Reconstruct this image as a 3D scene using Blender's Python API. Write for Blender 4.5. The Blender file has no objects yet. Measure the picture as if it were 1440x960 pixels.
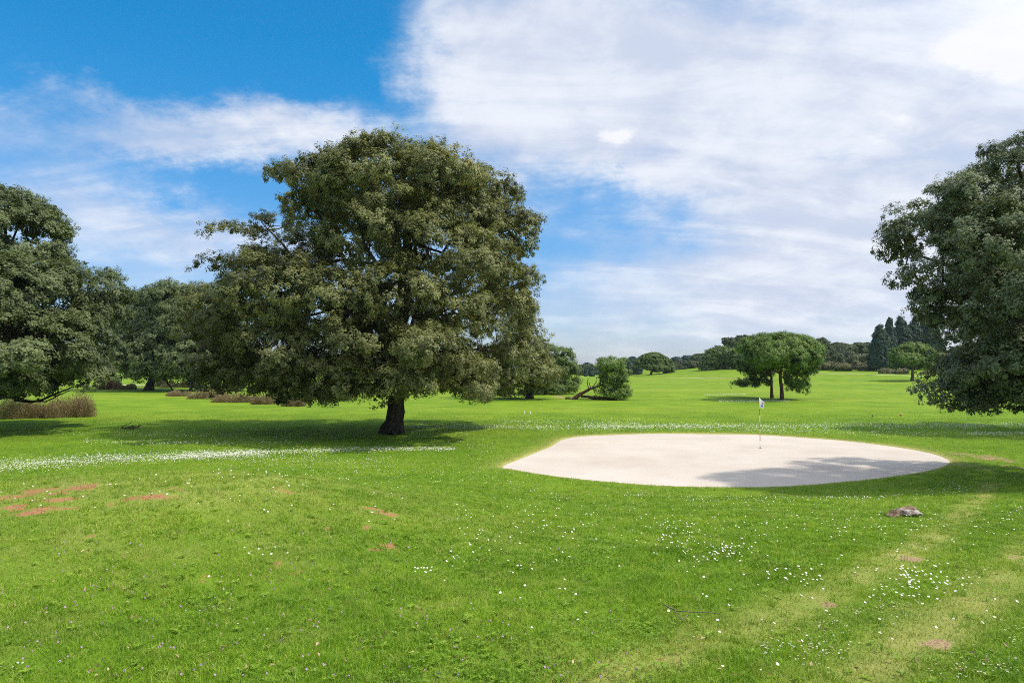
import bpy, math
import numpy as np
from mathutils import Vector

SC = bpy.context.scene
COL = SC.collection
R = math.radians

# ------------------------------------------------------------------ camera
F = 960.0
CAMZ = 1.65
PITCH = math.atan(35.0 / F)
cp, sp = math.cos(PITCH), math.sin(PITCH)
CAM = np.array([0.0, 0.0, CAMZ])
cam = bpy.data.cameras.new('camera')
cam.sensor_width = 36.0
cam.lens = 36.0 * F / 1440.0
cam.clip_start = 0.05
cam.clip_end = 8000
camo = bpy.data.objects.new('camera', cam)
COL.objects.link(camo)
camo.location = (0, 0, CAMZ)
camo.rotation_euler = (math.pi / 2 + PITCH, 0, 0)
SC.camera = camo


def sm(a, b, x):
    t = np.clip((np.asarray(x, float) - a) / (b - a), 0, 1)
    return t * t * (3 - 2 * t)


def rays(px, py):
    px = np.asarray(px, float); py = np.asarray(py, float)
    u = (px - 720) / F
    v = (480 - py) / F
    return np.stack([u, cp - v * sp, sp + v * cp], -1)


def at(px, py, Y):
    d = rays(px, py)
    return CAM + d * (np.asarray(Y, float) / d[..., 1])[..., None]


# ------------------------------------------------------------------ terrain height
GREEN_Z = -1.8
GREEN_PX = [(703, 656), (738, 641), (770, 629), (788, 618), (826, 612.5), (900, 610), (980, 609.5), (1060, 611), (1130, 615),
            (1200, 621), (1262, 628), (1312, 637), (1338, 648), (1330, 656), (1300, 664), (1240, 673), (1180, 679),
            (1120, 684), (1060, 686), (980, 685.5), (900, 682), (820, 675), (760, 667.5), (722, 661)]
_gp = np.array(GREEN_PX)
_gd = rays(_gp[:, 0], _gp[:, 1])
GREEN = (CAM + _gd * ((GREEN_Z - CAMZ) / _gd[:, 2])[:, None])[:, :2]


def catmull(P, n=6):
    P = np.asarray(P, float); out = []
    m = len(P)
    for i in range(m):
        a, b, c, d = P[(i - 1) % m], P[i], P[(i + 1) % m], P[(i + 2) % m]
        for k in range(n):
            t = k / n
            out.append(0.5 * ((2 * b) + (-a + c) * t + (2 * a - 5 * b + 4 * c - d) * t * t + (-a + 3 * b - 3 * c + d) * t ** 3))
    return np.array(out)


GREEN = catmull(GREEN, 6)


def green_sd(x, y):
    """signed distance to the sand outline, negative inside"""
    x = np.asarray(x, float); y = np.asarray(y, float)
    shp = x.shape
    x = x.ravel(); y = y.ravel()
    out = np.full(x.shape, 50.0)
    lo, hi = GREEN.min(0) - 6, GREEN.max(0) + 6
    sel = np.where((x > lo[0]) & (x < hi[0]) & (y > lo[1]) & (y < hi[1]))[0]
    A = GREEN; B = np.roll(GREEN, -1, 0)
    for s in range(0, len(sel), 20000):
        k = sel[s:s + 20000]
        p = np.stack([x[k], y[k]], -1)[:, None, :]
        ab = (B - A)[None]
        t = np.clip(((p - A[None]) * ab).sum(-1) / (ab ** 2).sum(-1), 0, 1)
        d = np.sqrt((((A[None] + ab * t[..., None]) - p) ** 2).sum(-1)).min(1)
        cond = (A[None, :, 1] > p[..., 1]) != (B[None, :, 1] > p[..., 1])
        xi = A[None, :, 0] + (p[..., 1] - A[None, :, 1]) / (B - A)[None, :, 1] * (B - A)[None, :, 0]
        ins = ((cond & (p[..., 0] < xi)).sum(1) % 2) == 1
        out[k] = np.where(ins, -d, d)
    return out.reshape(shp)


def gz0(x, y):
    x = np.asarray(x, float); y = np.asarray(y, float)
    wl = sm(1.0, -4.0, x)
    z = -1.8 * ((1 - wl) * sm(2, 23, y) + wl * sm(6.3, 24, y))
    rise = np.maximum(0, y - 140) * 0.036
    rise = np.minimum(rise, 5.0) * sm(34, 70, x)
    z = z + rise
    und = 0.05 * np.sin(x * .23 + 1.3) * np.sin(y * .19 + .4) + 0.02 * np.sin(x * .9 + y * .5) * np.sin(y * .8 - x * .3 + 1)
    z = z + und * sm(3, 8, y)
    lump = .022 * np.sin(x * 3.1 + 2.3 * np.sin(y * 1.7)) * np.sin(y * 2.7 + 1.9 * np.sin(x * 1.3 + 1)) + .012 * np.sin(x * 7.3 + 1.5 * np.sin(y * 5.1)) * np.sin(y * 6.1 + 1.2 * np.sin(x * 4.7))
    z = z + lump * sm(60, 20, y)
    z = z + .36 * np.exp(-((x + 4.6) / 3.6) ** 2 - ((y - 8.8) / 3.2) ** 2)
    und2 = 0.22 * np.sin(x * .045 + .7) * np.sin(y * .06 + 2.0)
    return z + und2 * sm(45, 90, y)


def gz(x, y):
    z = gz0(x, y)
    d = green_sd(x, y)
    zz = np.where(d > 0, (GREEN_Z + 0.03) + (z - GREEN_Z - 0.03) * sm(0.2, 5.0, d), z)
    ins = GREEN_Z + 0.03 + (-0.07) * sm(0.0, -0.22, d)
    return np.where(d > 5.5, z, np.where(d > 0, zz, ins))


_YS = np.geomspace(2.0, 900, 420)


def ground(px, py):
    """points where the view directions meet the terrain"""
    px = np.atleast_1d(np.asarray(px, float)); py = np.atleast_1d(np.asarray(py, float))
    out = np.zeros((len(px), 3))
    for s in range(0, len(px), 4000):
        d = rays(px[s:s + 4000], py[s:s + 4000])
        X = d[:, 0:1] / d[:, 1:2] * _YS[None]
        Z = CAMZ + d[:, 2:3] / d[:, 1:2] * _YS[None]
        g = Z - gz0(X, np.broadcast_to(_YS[None], X.shape))
        below = g < 0
        j = np.where(below.any(1), below.argmax(1), len(_YS) - 1)
        j = np.maximum(j, 1)
        i = np.arange(len(j))
        g0, g1 = g[i, j - 1], g[i, j]
        t = np.clip(g0 / (g0 - g1 + 1e-9), 0, 1)
        Y = _YS[j - 1] + (_YS[j] - _YS[j - 1]) * t
        x = d[:, 0] / d[:, 1] * Y
        out[s:s + 4000] = np.stack([x, Y, np.zeros_like(x)], -1)
    out[:, 2] = gz(out[:, 0], out[:, 1])
    return out


def g1(px, py):
    return ground(px, py)[0]


# ------------------------------------------------------------------ node helpers
class NT:
    def __init__(self, tree):
        self.t = tree; self.n = tree.nodes; self.l = tree.links
        self.n.clear()

    def new(self, typ, **kw):
        n = self.n.new(typ)
        for k, v in kw.items():
            setattr(n, k, v)
        return n

    def put(self, sock, v):
        if isinstance(v, bpy.types.NodeSocket):
            self.l.new(v, sock)
        elif v is not None:
            if hasattr(sock, 'default_value'):
                try:
                    sock.default_value = v
                except Exception:
                    sock.default_value = tuple(v) + (1.0,)

    def math(self, op, a, b=None, c=None, clamp=False):
        n = self.new('ShaderNodeMath', operation=op, use_clamp=clamp)
        for i, v in enumerate((a, b, c)):
            if v is not None: self.put(n.inputs[i], v)
        return n.outputs[0]

    def vmath(self, op, a, b=None):
        n = self.new('ShaderNodeVectorMath', operation=op)
        self.put(n.inputs[0], a)
        if b is not None: self.put(n.inputs[1], b)
        return n.outputs['Value'] if op in ('DOT_PRODUCT', 'LENGTH', 'DISTANCE') else n.outputs[0]

    def mix(self, f, a, b, typ='MIX'):
        n = self.new('ShaderNodeMix', data_type='RGBA', blend_type=typ)
        self.put(n.inputs[0], f)
        self.put(n.inputs[6], a if isinstance(a, bpy.types.NodeSocket) else tuple(a) + (1.0,))
        self.put(n.inputs[7], b if isinstance(b, bpy.types.NodeSocket) else tuple(b) + (1.0,))
        return n.outputs[2]

    def noise(self, vec, scale, detail=4, rough=.55, dist=0.0):
        n = self.new('ShaderNodeTexNoise')
        if vec is not None: self.put(n.inputs['Vector'], vec)
        n.inputs['Scale'].default_value = scale
        n.inputs['Detail'].default_value = detail
        n.inputs['Roughness'].default_value = rough
        n.inputs['Distortion'].default_value = dist
        return n

    def maprange(self, v, a, b, c=0.0, d=1.0, smooth=True):
        n = self.new('ShaderNodeMapRange')
        n.interpolation_type = 'SMOOTHSTEP' if smooth else 'LINEAR'
        self.put(n.inputs[0], v)
        for i, q in enumerate((a, b, c, d)):
            self.put(n.inputs[1 + i], q)
        return n.outputs[0]

    def attr(self, name, out='Fac'):
        n = self.new('ShaderNodeAttribute'); n.attribute_name = name
        return n.outputs[out]

    def pos(self):
        return self.new('ShaderNodeNewGeometry').outputs['Position']


def mat(name):
    m = bpy.data.materials.new(name)
    m.use_nodes = True
    return m, NT(m.node_tree)


def principled(T, color, rough=.7, spec=.3, normal=None):
    p = T.new('ShaderNodeBsdfPrincipled')
    T.put(p.inputs['Base Color'], color if isinstance(color, bpy.types.NodeSocket) else tuple(color) + (1.0,))
    T.put(p.inputs['Roughness'], rough)
    p.inputs['Specular IOR Level'].default_value = spec
    if normal is not None: T.put(p.inputs['Normal'], normal)
    return p.outputs[0]


def finish(T, shader):
    o = T.new('ShaderNodeOutputMaterial')
    T.l.new(shader, o.inputs['Surface'])


def leafmat(name, dark, light, odd, trans=.25, spec=.25, rough=.55, gain=1.0):
    """leaf material: the tint stored per leaf picks the leaf's own colour"""
    m, T = mat(name)
    t = T.attr('tint')
    c = T.mix(T.maprange(t, 0.0, 0.75, smooth=False), [v * gain for v in dark], [v * gain for v in light])
    c = T.mix(T.maprange(t, 0.86, 1.0), c, [v * gain for v in odd])
    p = principled(T, c, rough, spec)
    tr = T.new('ShaderNodeBsdfTranslucent')
    T.put(tr.inputs[0], T.mix(1.0, c, (1.25, 1.3, .6), 'MULTIPLY'))
    ms = T.new('ShaderNodeMixShader'); ms.inputs[0].default_value = trans
    T.l.new(p, ms.inputs[1]); T.l.new(tr.outputs[0], ms.inputs[2])
    finish(T, ms.outputs[0])
    return m


def barkmat(name, a, b, scale=3.0):
    m, T = mat(name)
    P = T.new('ShaderNodeTexCoord').outputs['Object']
    mp = T.new('ShaderNodeMapping'); T.put(mp.inputs[0], P); mp.inputs['Scale'].default_value = (1, 1, .3)
    n = T.noise(mp.outputs[0], scale * 2.2, 7, .65, .6)
    v = T.new('ShaderNodeTexVoronoi'); T.put(v.inputs['Vector'], mp.outputs[0]); v.inputs['Scale'].default_value = scale * 3
    c = T.mix(T.maprange(n.outputs[0], .3, .72), a, b)
    h = T.math('ADD', n.outputs[0], T.math('MULTIPLY', v.outputs['Distance'], .6))
    bp = T.new('ShaderNodeBump'); bp.inputs['Strength'].default_value = .9; bp.inputs['Distance'].default_value = .08
    T.put(bp.inputs['Height'], h)
    finish(T, principled(T, c, .9, .1, bp.outputs[0]))
    return m


def plain(name, c, rough=.7, var=.25, scale=6.0, spec=.3):
    m, T = mat(name)
    P = T.new('ShaderNodeTexCoord').outputs['Object']
    n = T.noise(P, scale, 5, .6)
    cc = T.mix(T.maprange(n.outputs[0], .3, .7), [q * (1 - var) for q in c], [min(1, q * (1 + var)) for q in c])
    finish(T, principled(T, cc, rough, spec))
    return m


# ------------------------------------------------------------------ mesh helpers
def np_mesh(name, V, idx, sizes, attrs=None, mats=(), midx=None, smooth=False):
    me = bpy.data.meshes.new(name)
    V = np.ascontiguousarray(V, np.float32); idx = np.ascontiguousarray(idx, np.int32)
    sizes = np.ascontiguousarray(sizes, np.int32)
    me.vertices.add(len(V)); me.vertices.foreach_set('co', V.ravel())
    me.loops.add(len(idx)); me.loops.foreach_set('vertex_index', idx)
    me.polygons.add(len(sizes))
    st = np.zeros(len(sizes), np.int32); st[1:] = np.cumsum(sizes)[:-1]
    me.polygons.foreach_set('loop_start', st)
    if midx is not None:
        me.polygons.foreach_set('material_index', np.ascontiguousarray(midx, np.int32))
    me.polygons.foreach_set('use_smooth', np.full(len(sizes), bool(smooth)))
    for k, (dom, arr) in (attrs or {}).items():
        a = me.attributes.new(k, 'FLOAT', dom)
        a.data.foreach_set('value', np.ascontiguousarray(arr, np.float32))
    for m in mats: me.materials.append(m)
    me.update(calc_edges=True)
    return me


def link(name, me, parent=None, loc=None):
    o = bpy.data.objects.new(name, me)
    COL.objects.link(o)
    if parent is not None: o.parent = parent
    if loc is not None: o.location = loc
    return o


def tag(o, label, cat, group=None, kind=None):
    o['label'] = label; o['category'] = cat
    if group: o['group'] = group
    if kind: o['kind'] = kind
    return o


def thing(name, loc, label, cat, group=None):
    o = bpy.data.objects.new(name, None)
    COL.objects.link(o)
    o.location = [float(v) for v in loc]
    return tag(o, label, cat, group)


class MB:
    """collects tubes and faces for one mesh"""
    def __init__(self): self.v = []; self.f = []; self.n = 0; self.m = []

    def add(self, V, faces, m=0):
        V = np.asarray(V, float)
        self.v.append(V)
        for f in faces:
            self.f.append([i + self.n for i in f]); self.m.append(m)
        self.n += len(V)

    def tube(self, P, rad, k=7, rng=None, rough=0.0, m=0, cap=True):
        P = np.asarray(P, float); n = len(P)
        rad = np.broadcast_to(np.asarray(rad, float), (n,))
        T = np.gradient(P, axis=0); T /= np.linalg.norm(T, axis=1)[:, None] + 1e-9
        ref = np.array([0, 0, 1.0]) if abs(T[0][2]) < .8 else np.array([1.0, 0, 0])
        u = np.cross(T[0], ref); u /= np.linalg.norm(u)
        V = []
        for i in range(n):
            u = u - T[i] * (u @ T[i]); u /= np.linalg.norm(u) + 1e-9
            w = np.cross(T[i], u)
            for j in range(k):
                a = 2 * math.pi * j / k
                r = rad[i] * (1 + (rng.normal(0, rough) if rng is not None and rough else 0))
                V.append(P[i] + (u * math.cos(a) + w * math.sin(a)) * r)
        fs = []
        for i in range(n - 1):
            for j in range(k):
                fs.append((i * k + j, i * k + (j + 1) % k, (i + 1) * k + (j + 1) % k, (i + 1) * k + j))
        if cap:
            fs.append(tuple(range(k))[::-1]); fs.append(tuple((n - 1) * k + j for j in range(k)))
        self.add(V, fs, m)

    def mesh(self, name, mats, off=(0, 0, 0), smooth=True):
        V = np.concatenate(self.v) - np.asarray(off, float)
        idx = [i for f in self.f for i in f]
        return np_mesh(name, V, idx, [len(f) for f in self.f], None, mats, self.m, smooth)


def norm(v):
    return v / (np.linalg.norm(v, axis=-1, keepdims=True) + 1e-9)


def leaf_mesh(name, P, N, s, asp, tint, m, rng, up=None):
    """one small four-cornered leaf face per point"""
    n = len(P)
    r = rng.normal(size=(n, 3)) if up is None else up
    t = norm(r - N * (r * N).sum(1)[:, None])
    b = np.cross(N, t)
    s = s[:, None]
    V = np.empty((n, 4, 3))
    V[:, 0] = P + t * s; V[:, 1] = P + b * s * asp + t * s * .15
    V[:, 2] = P - t * s; V[:, 3] = P - b * s * asp + t * s * .15
    return np_mesh(name, V.reshape(-1, 3), np.arange(n * 4), np.full(n, 4), {'tint': ('FACE', tint)}, [m])


# ------------------------------------------------------------------ crowns
def lobes_px(D, L):
    """(px, py, rx, ry, depth offset, depth radius in m or None, density, tint) -> centre, radii in metres"""
    out = []
    for l in L:
        l = list(l) + [None] * (8 - len(l))
        px, py, rx, ry, dy, rd, den, ti = l
        Y = D + (dy or 0)
        c = at(px, py, Y)
        k = Y / F
        rx_, rz_ = rx * k, ry * k
        out.append((c, np.array([rx_, rd if rd else (rx_ + rz_) / 2, rz_]), 1.0 if den is None else den, 0.0 if ti is None else ti))
    return out


def crown_points(rng, lobes, cr, per, sub_n, sr, leaf_n, inner=.15, under=.5, flat=.8, upb=.35, cut=.72, shr=.3):
    C, O, TI, CR = [], [], [], []
    lobes = [(c, np.maximum(r - shr * cr, .45 * r), den, ti) for c, r, den, ti in lobes]
    for li, (c, r, den, ti) in enumerate(lobes):
        p = 1.6
        ab, bc, ca = (r[0] * r[1]) ** p, (r[1] * r[2]) ** p, (r[0] * r[2]) ** p
        area = 4 * math.pi * ((ab + bc + ca) / 3) ** (1 / p)
        n = max(3, int(area / per * den))
        d = norm(rng.normal(size=(n, 3)))
        fr = 1.0 - .28 * rng.random(n) ** 1.5 + .10 * rng.random(n) ** 6
        ni = rng.random(n) < inner
        fr = np.where(ni, .35 + .4 * rng.random(n), fr)
        keep = (d[:, 2] > -.35) | (rng.random(n) < under)
        d, fr = d[keep], fr[keep]
        P = c + d * r * fr[:, None]
        ok = np.ones(len(P), bool)
        for lj, (c2, r2, _, _) in enumerate(lobes):
            if lj != li:
                q = np.linalg.norm((P - c2) / r2, axis=1)
                ok &= (q > cut) | (rng.random(len(P)) < .12)
        P, d = P[ok], d[ok]
        C.append(P); O.append(norm(d / r))
        TI.append(np.full(len(P), ti) + rng.normal(0, .09, len(P)))
        CR.append(cr * rng.uniform(.6, 1.25, len(P)))
    C = np.concatenate(C); O = np.concatenate(O); TI = np.concatenate(TI); CR = np.concatenate(CR)
    m = len(C)
    up = np.array([0, 0, 1.0])
    S = np.repeat(np.arange(m), sub_n)
    sd = norm(norm(rng.normal(size=(len(S), 3))) + .65 * O[S] + .3 * up)
    SP = C[S] + sd * (CR[S] * rng.uniform(.45, 1.0, len(S)))[:, None] * np.array([1, 1, flat])
    st = TI[S] + rng.normal(0, .09, len(S))
    Lx = np.repeat(np.arange(len(S)), leaf_n)
    ld = norm(norm(rng.normal(size=(len(Lx), 3))) + .6 * sd[Lx])
    srr = sr * rng.uniform(.6, 1.3, len(S))
    P = SP[Lx] + ld * (srr[Lx] * rng.random(len(Lx)) ** .5)[:, None]
    N = norm(.32 * ld + .55 * sd[Lx] + .35 * O[S][Lx] + upb * up + .23 * rng.normal(size=(len(Lx), 3)))
    T = np.clip(.42 + st[Lx] + rng.normal(0, .06, len(Lx)) + (rng.random(len(Lx)) < .03) * .3, 0, 1)
    return P, N, T, C, O


def limb(mb, rng, a, b, r0, r1, n=7, bow=.12, k=6, sag=0.0, rough=.06):
    a = np.asarray(a, float); b = np.asarray(b, float)
    L = np.linalg.norm(b - a)
    off = rng.normal(size=3) * bow * L
    t = np.linspace(0, 1, n)[:, None]
    P = a + (b - a) * t + off * (t * (1 - t)) * 2 + np.array([0, 0, sag * L]) * (4 * t * (1 - t))
    P[1:-1] += rng.normal(0, .012 * L, (n - 2, 3))
    mb.tube(P, np.linspace(1, 0, n) ** .8 * (r0 - r1) + r1, k, rng, rough)
    return P


def tree(name, label, cat, group, base, lobes, m_leaf, m_bark, rng, trunk, cr, per, sub_n, sr, leaf_n, ls, asp=.6, fork=.5,
         limb_r=.35, twigs=.25, twig_r=.03, under=.5, inner=.15, flat=.8, upb=.35, flare=1.5, cut=.72, limb_lobes=None, extra=None, k=9, shr=.3):
    """trunk: list of (point, radius) from the ground up"""
    root = thing(name, base, label, cat, group)
    P, N, T, C, O = crown_points(rng, lobes, cr, per, sub_n, sr, leaf_n, inner, under, flat, upb, cut, shr)
    s = ls * rng.uniform(.65, 1.3, len(P))
    link('crown', leaf_mesh('crown', P - base, N, s, asp, T, m_leaf, rng), root)
    if trunk:
        mb = MB()
        tp = np.array([q[0] for q in trunk]); tr = np.array([q[1] for q in trunk])
        # resample smoothly
        u = np.linspace(0, 1, len(tp)); uu = np.linspace(0, 1, 14)
        TP = np.stack([np.interp(uu, u, tp[:, i]) for i in range(3)], -1); TR = np.interp(uu, u, tr)
        TP[1:-1] += rng.normal(0, .04 * tr[0], (12, 3)) * np.array([1, 1, 0])
        TR = TR * (1 + (flare - 1) * np.exp(-uu * 9))
        TP[0, 2] -= .15
        mb.tube(TP, TR, k, rng, .05)
        link('trunk', mb.mesh('trunk', [m_bark], base), root)
        mb = MB()
        ends = []
        for i, (c, r, den, ti) in enumerate(lobes):
            if limb_lobes is not None and i not in limb_lobes: continue
            hf = np.clip(fork + (1 - fork) * rng.random() ** 1.2, 0, 1)
            a = np.array([np.interp(hf, uu, TP[:, q]) for q in range(3)])
            ra = np.interp(hf, uu, TR) * limb_r * rng.uniform(.8, 1.2)
            e = c + np.array([0, 0, -.25]) * r
            ends.append(limb(mb, rng, a, e, max(ra, .03), max(ra * .25, .012), 8, .12))
        if len(ends) and twigs > 0:
            E = np.concatenate(ends)
            for i in np.where(rng.random(len(C)) < twigs)[0]:
                j = np.argmin(np.linalg.norm(E - C[i], axis=1) + rng.random(len(E)) * .8)
                limb(mb, rng, E[j], C[i], twig_r, twig_r * .3, 5, .12, 4, .04)
        if extra: extra(mb, rng)
        if mb.v: link('branches', mb.mesh('branches', [m_bark], base), root)
    return root

# ------------------------------------------------------------------ look parameters
EXPOSURE = 0.5
DENOISE = False
SKY_STRENGTH = 0.1
SKY_TINT = (.12, .96, 1.30)
HORIZON_TINT = (.74, .83, 1.06)
CLOUD_LO = (5.0, 5.4, 6.4)
CLOUD_HI = (6.9, 7.05, 7.4)
CUM_COL = (7.0, 7.05, 7.2)
# px, py, half-width, half-height (in photo pixels from the camera's place), rotation, amount
SKY_BLOBS = [
    (1190, 60, 500, 190, 0, .74), (790, 110, 230, 190, 0, .55), (1100, 350, 330, 130, 0, .42), (1380, 250, 300, 260, 0, .42),
    (1000, 130, 330, 120, 12, .35), (690, 190, 110, 60, -10, .25), (960, 440, 560, 70, 0, .36), (650, 60, 70, 110, 10, .22),
    (860, 285, 105, 46, 10, -.58), (760, 350, 70, 60, 20, -.3), (1240, 172, 80, 25, 25, -.4), (1190, 205, 60, 14, 25, -.35), (1000, 20, 200, 30, 15, -.2), (1010, 200, 180, 30, 8, -.16), (1300, 30, 200, 24, 20, -.16),
    (900, 195, 40, 20, 0, -.15),
    (190, 160, 130, 42, 5, .62), (430, 190, 130, 40, 14, .66), (300, 175, 110, 40, 8, .3), (70, 180, 120, 22, 0, .30),
    (40, 240, 120, 60, 0, .22), (210, 315, 190, 40, 3, .38), (120, 270, 160, 60, 0, .16), (380, 340, 160, 40, 0, .28), (150, 380, 300, 40, 0, .2),
    (430, 30, 150, 110, 0, -.28), (40, 50, 170, 60, 0, -.32), (250, 60, 200, 50, 0, -.3), (540, 165, 50, 50, 10, -.2), (330, 250, 150, 25, 8, -.28), (500, 110, 60, 110, 5, -.06), (110, 30, 200, 50, 0, -.1),
]
CUMULUS = [(872, 190, 26, 17, 0, 1.0), (866, 233, 10, 7, 0, .5), (1380, 75, 60, 26, 25, .9), (1425, 60, 40, 30, 20, .9), (1330, 92, 36, 14, 20, .7), (1268, 165, 24, 8, 25, .6), (1225, 188, 22, 7, 25, .5)]
TURF_A = (.118, .222, .012)
TURF_B = (.190, .300, .020)
TURF_Y = (.270, .330, .036)
GRASS_A = (.088, .205, .011)
GRASS_B = (.30, .465, .036)
GRASS_C = (.46, .47, .12)
SAND_A = (.505, .45, .395)
SAND_B = (.56, .505, .45)
HAZE = 0.0001

# ------------------------------------------------------------------ light and sky
SUN = Vector((0.66, -0.13, 1.0)).normalized()
sun = bpy.data.lights.new('sun', 'SUN')
sun.energy = 2.95
sun.angle = R(2.0)
sun.color = (1.0, .91, .77)
suno = bpy.data.objects.new('sun', sun)
COL.objects.link(suno)
suno.rotation_euler = SUN.to_track_quat('Z', 'Y').to_euler()
suno.location = (40, -10, 60)

W = bpy.data.worlds.new('World'); SC.world = W
W.use_nodes = True
T = NT(W.node_tree)
sky = T.new('ShaderNodeTexSky', sky_type='NISHITA', sun_disc=False)
sky.sun_elevation = math.asin(SUN.z)
sky.sun_rotation = math.atan2(SUN.x, SUN.y)
sky.air_density = 1.0; sky.dust_density = 0.6; sky.ozone_density = 2.5
dv = T.new('ShaderNodeTexCoord').outputs['Generated']
sx = T.new('ShaderNodeSeparateXYZ'); T.put(sx.inputs[0], dv)
az = T.math('ARCTAN2', sx.outputs[0], sx.outputs[1])
el = T.math('ARCSINE', sx.outputs[2])
cx = T.new('ShaderNodeCombineXYZ'); T.put(cx.inputs[0], az); T.put(cx.inputs[1], el)
AE = cx.outputs[0]
# the cloud sheet, seen in perspective: direction divided by its height
dn = T.math('ADD', T.math('MAXIMUM', sx.outputs[2], 0.0), 0.34)
px_ = T.math('DIVIDE', sx.outputs[0], dn); py_ = T.math('DIVIDE', sx.outputs[1], dn)
cc = T.new('ShaderNodeCombineXYZ'); T.put(cc.inputs[0], px_); T.put(cc.inputs[1], py_)
CP = cc.outputs[0]
wn = T.noise(CP, 1.6, 9, .68)
wv = T.vmath('MULTIPLY', T.vmath('SUBTRACT', wn.outputs['Color'], (.5, .5, .5)), (.34, .16, 0))
wn2 = T.noise(CP, 6.5, 6, .65)
wv2 = T.vmath('MULTIPLY', T.vmath('SUBTRACT', wn2.outputs['Color'], (.5, .5, .5)), (.13, .07, 0))
AW = T.vmath('ADD', T.vmath('ADD', AE, wv), wv2)


def sky_blob(px, py, sxp, syp, rot, amp, src):
    d = rays(px, py); d = d / np.linalg.norm(d)
    a0, e0 = math.atan2(d[0], d[1]), math.asin(d[2])
    v = T.vmath('SUBTRACT', src, (a0, e0, 0))
    rr = T.new('ShaderNodeVectorRotate', rotation_type='Z_AXIS')
    T.put(rr.inputs['Vector'], v); rr.inputs['Angle'].default_value = R(rot)
    v = T.vmath('MULTIPLY', rr.outputs[0], (F / sxp * (1 / math.cos(a0) ** 0), F / syp, 0))
    q = T.vmath('DOT_PRODUCT', v, v)
    return T.math('MULTIPLY', T.math('POWER', 2.71828, T.math('MULTIPLY', q, -1.0)), amp)


acc = None
for b in SKY_BLOBS:
    g = sky_blob(*b, AW)
    acc = g if acc is None else T.math('ADD', acc, g)
acc = T.math('ADD', acc, T.math('ADD', T.maprange(el, .50, .85, 0.0, .75), T.maprange(sx.outputs[1], .15, -.35, 0.0, .55)))  # unseen clouds overhead and behind the camera, added for neutral fill light
mp = T.new('ShaderNodeMapping'); T.put(mp.inputs[0], CP)
mp.inputs['Rotation'].default_value = (0, 0, R(24)); mp.inputs['Scale'].default_value = (.9, 3.0, 1)
n1 = T.noise(mp.outputs[0], 1.7, 9, .58, .5)
n2 = T.noise(CP, 5.5, 8, .62, .3)
lowfade = T.maprange(el, .0, .32, .12, .9)
fb = T.math('ADD', T.math('MULTIPLY', T.math('SUBTRACT', n1.outputs[0], .5), 1.15),
            T.math('MULTIPLY', T.math('SUBTRACT', n2.outputs[0], .5), .6))
fb = T.math('MULTIPLY', T.math('MULTIPLY', fb, 1.25), lowfade)
dens = T.math('ADD', acc, T.math('MULTIPLY', fb, T.math('ADD', .55, T.math('MINIMUM', T.math('MAXIMUM', acc, 0.0), .45))))
dens = T.maprange(dens, 0.0, 1.0)
dens = T.math('MULTIPLY', dens, .97)
# small crisp cumulus bits
cum = None
for b in CUMULUS:
    g = sky_blob(*b, T.vmath('ADD', AE, T.vmath('MULTIPLY', T.vmath('SUBTRACT', T.noise(CP, 6.0, 7, .65).outputs['Color'], (.5, .5, .5)), (.11, .07, 0))))
    cum = g if cum is None else T.math('ADD', cum, g)
cum = T.maprange(cum, .25, .8)
skyc = T.mix(1.0, sky.outputs[0], SKY_TINT, 'MULTIPLY')
shade = T.maprange(T.math('ADD', T.math('MULTIPLY', n1.outputs[0], .6), T.math('MULTIPLY', n2.outputs[0], .4)), .40, .62)
cloudc = T.mix(shade, CLOUD_LO, CLOUD_HI)
# clouds brightened toward the sun, mostly out of view, as added fill light
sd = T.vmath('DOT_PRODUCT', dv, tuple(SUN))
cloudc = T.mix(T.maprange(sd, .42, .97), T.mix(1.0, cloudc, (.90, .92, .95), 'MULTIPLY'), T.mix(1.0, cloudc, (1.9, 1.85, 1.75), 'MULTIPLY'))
hz = T.maprange(el, -.02, .46)
hazec = T.mix(1.0, sky.outputs[0], HORIZON_TINT, 'MULTIPLY')
skyc = T.mix(hz, hazec, skyc)
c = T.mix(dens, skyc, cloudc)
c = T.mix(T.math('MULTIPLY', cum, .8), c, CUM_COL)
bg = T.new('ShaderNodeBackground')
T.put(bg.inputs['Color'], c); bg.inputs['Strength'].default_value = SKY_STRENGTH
wo = T.new('ShaderNodeOutputWorld')
T.l.new(bg.outputs[0], wo.inputs['Surface'])
W.cycles.sampling_method = 'MANUAL'; W.cycles.sample_map_resolution = 1024

vs = SC.view_settings
vs.view_transform = 'Standard'; vs.look = 'None'; vs.gamma = 1.0; vs.use_curve_mapping = False
vs.exposure = EXPOSURE
SC.cycles.max_bounces = 6; SC.cycles.diffuse_bounces = 3; SC.cycles.transmission_bounces = 4; SC.cycles.transparent_max_bounces = 6
SC.cycles.use_denoising = DENOISE
SC.cycles.pixel_filter_type = 'BLACKMAN_HARRIS'; SC.cycles.filter_width = 1.0

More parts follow.
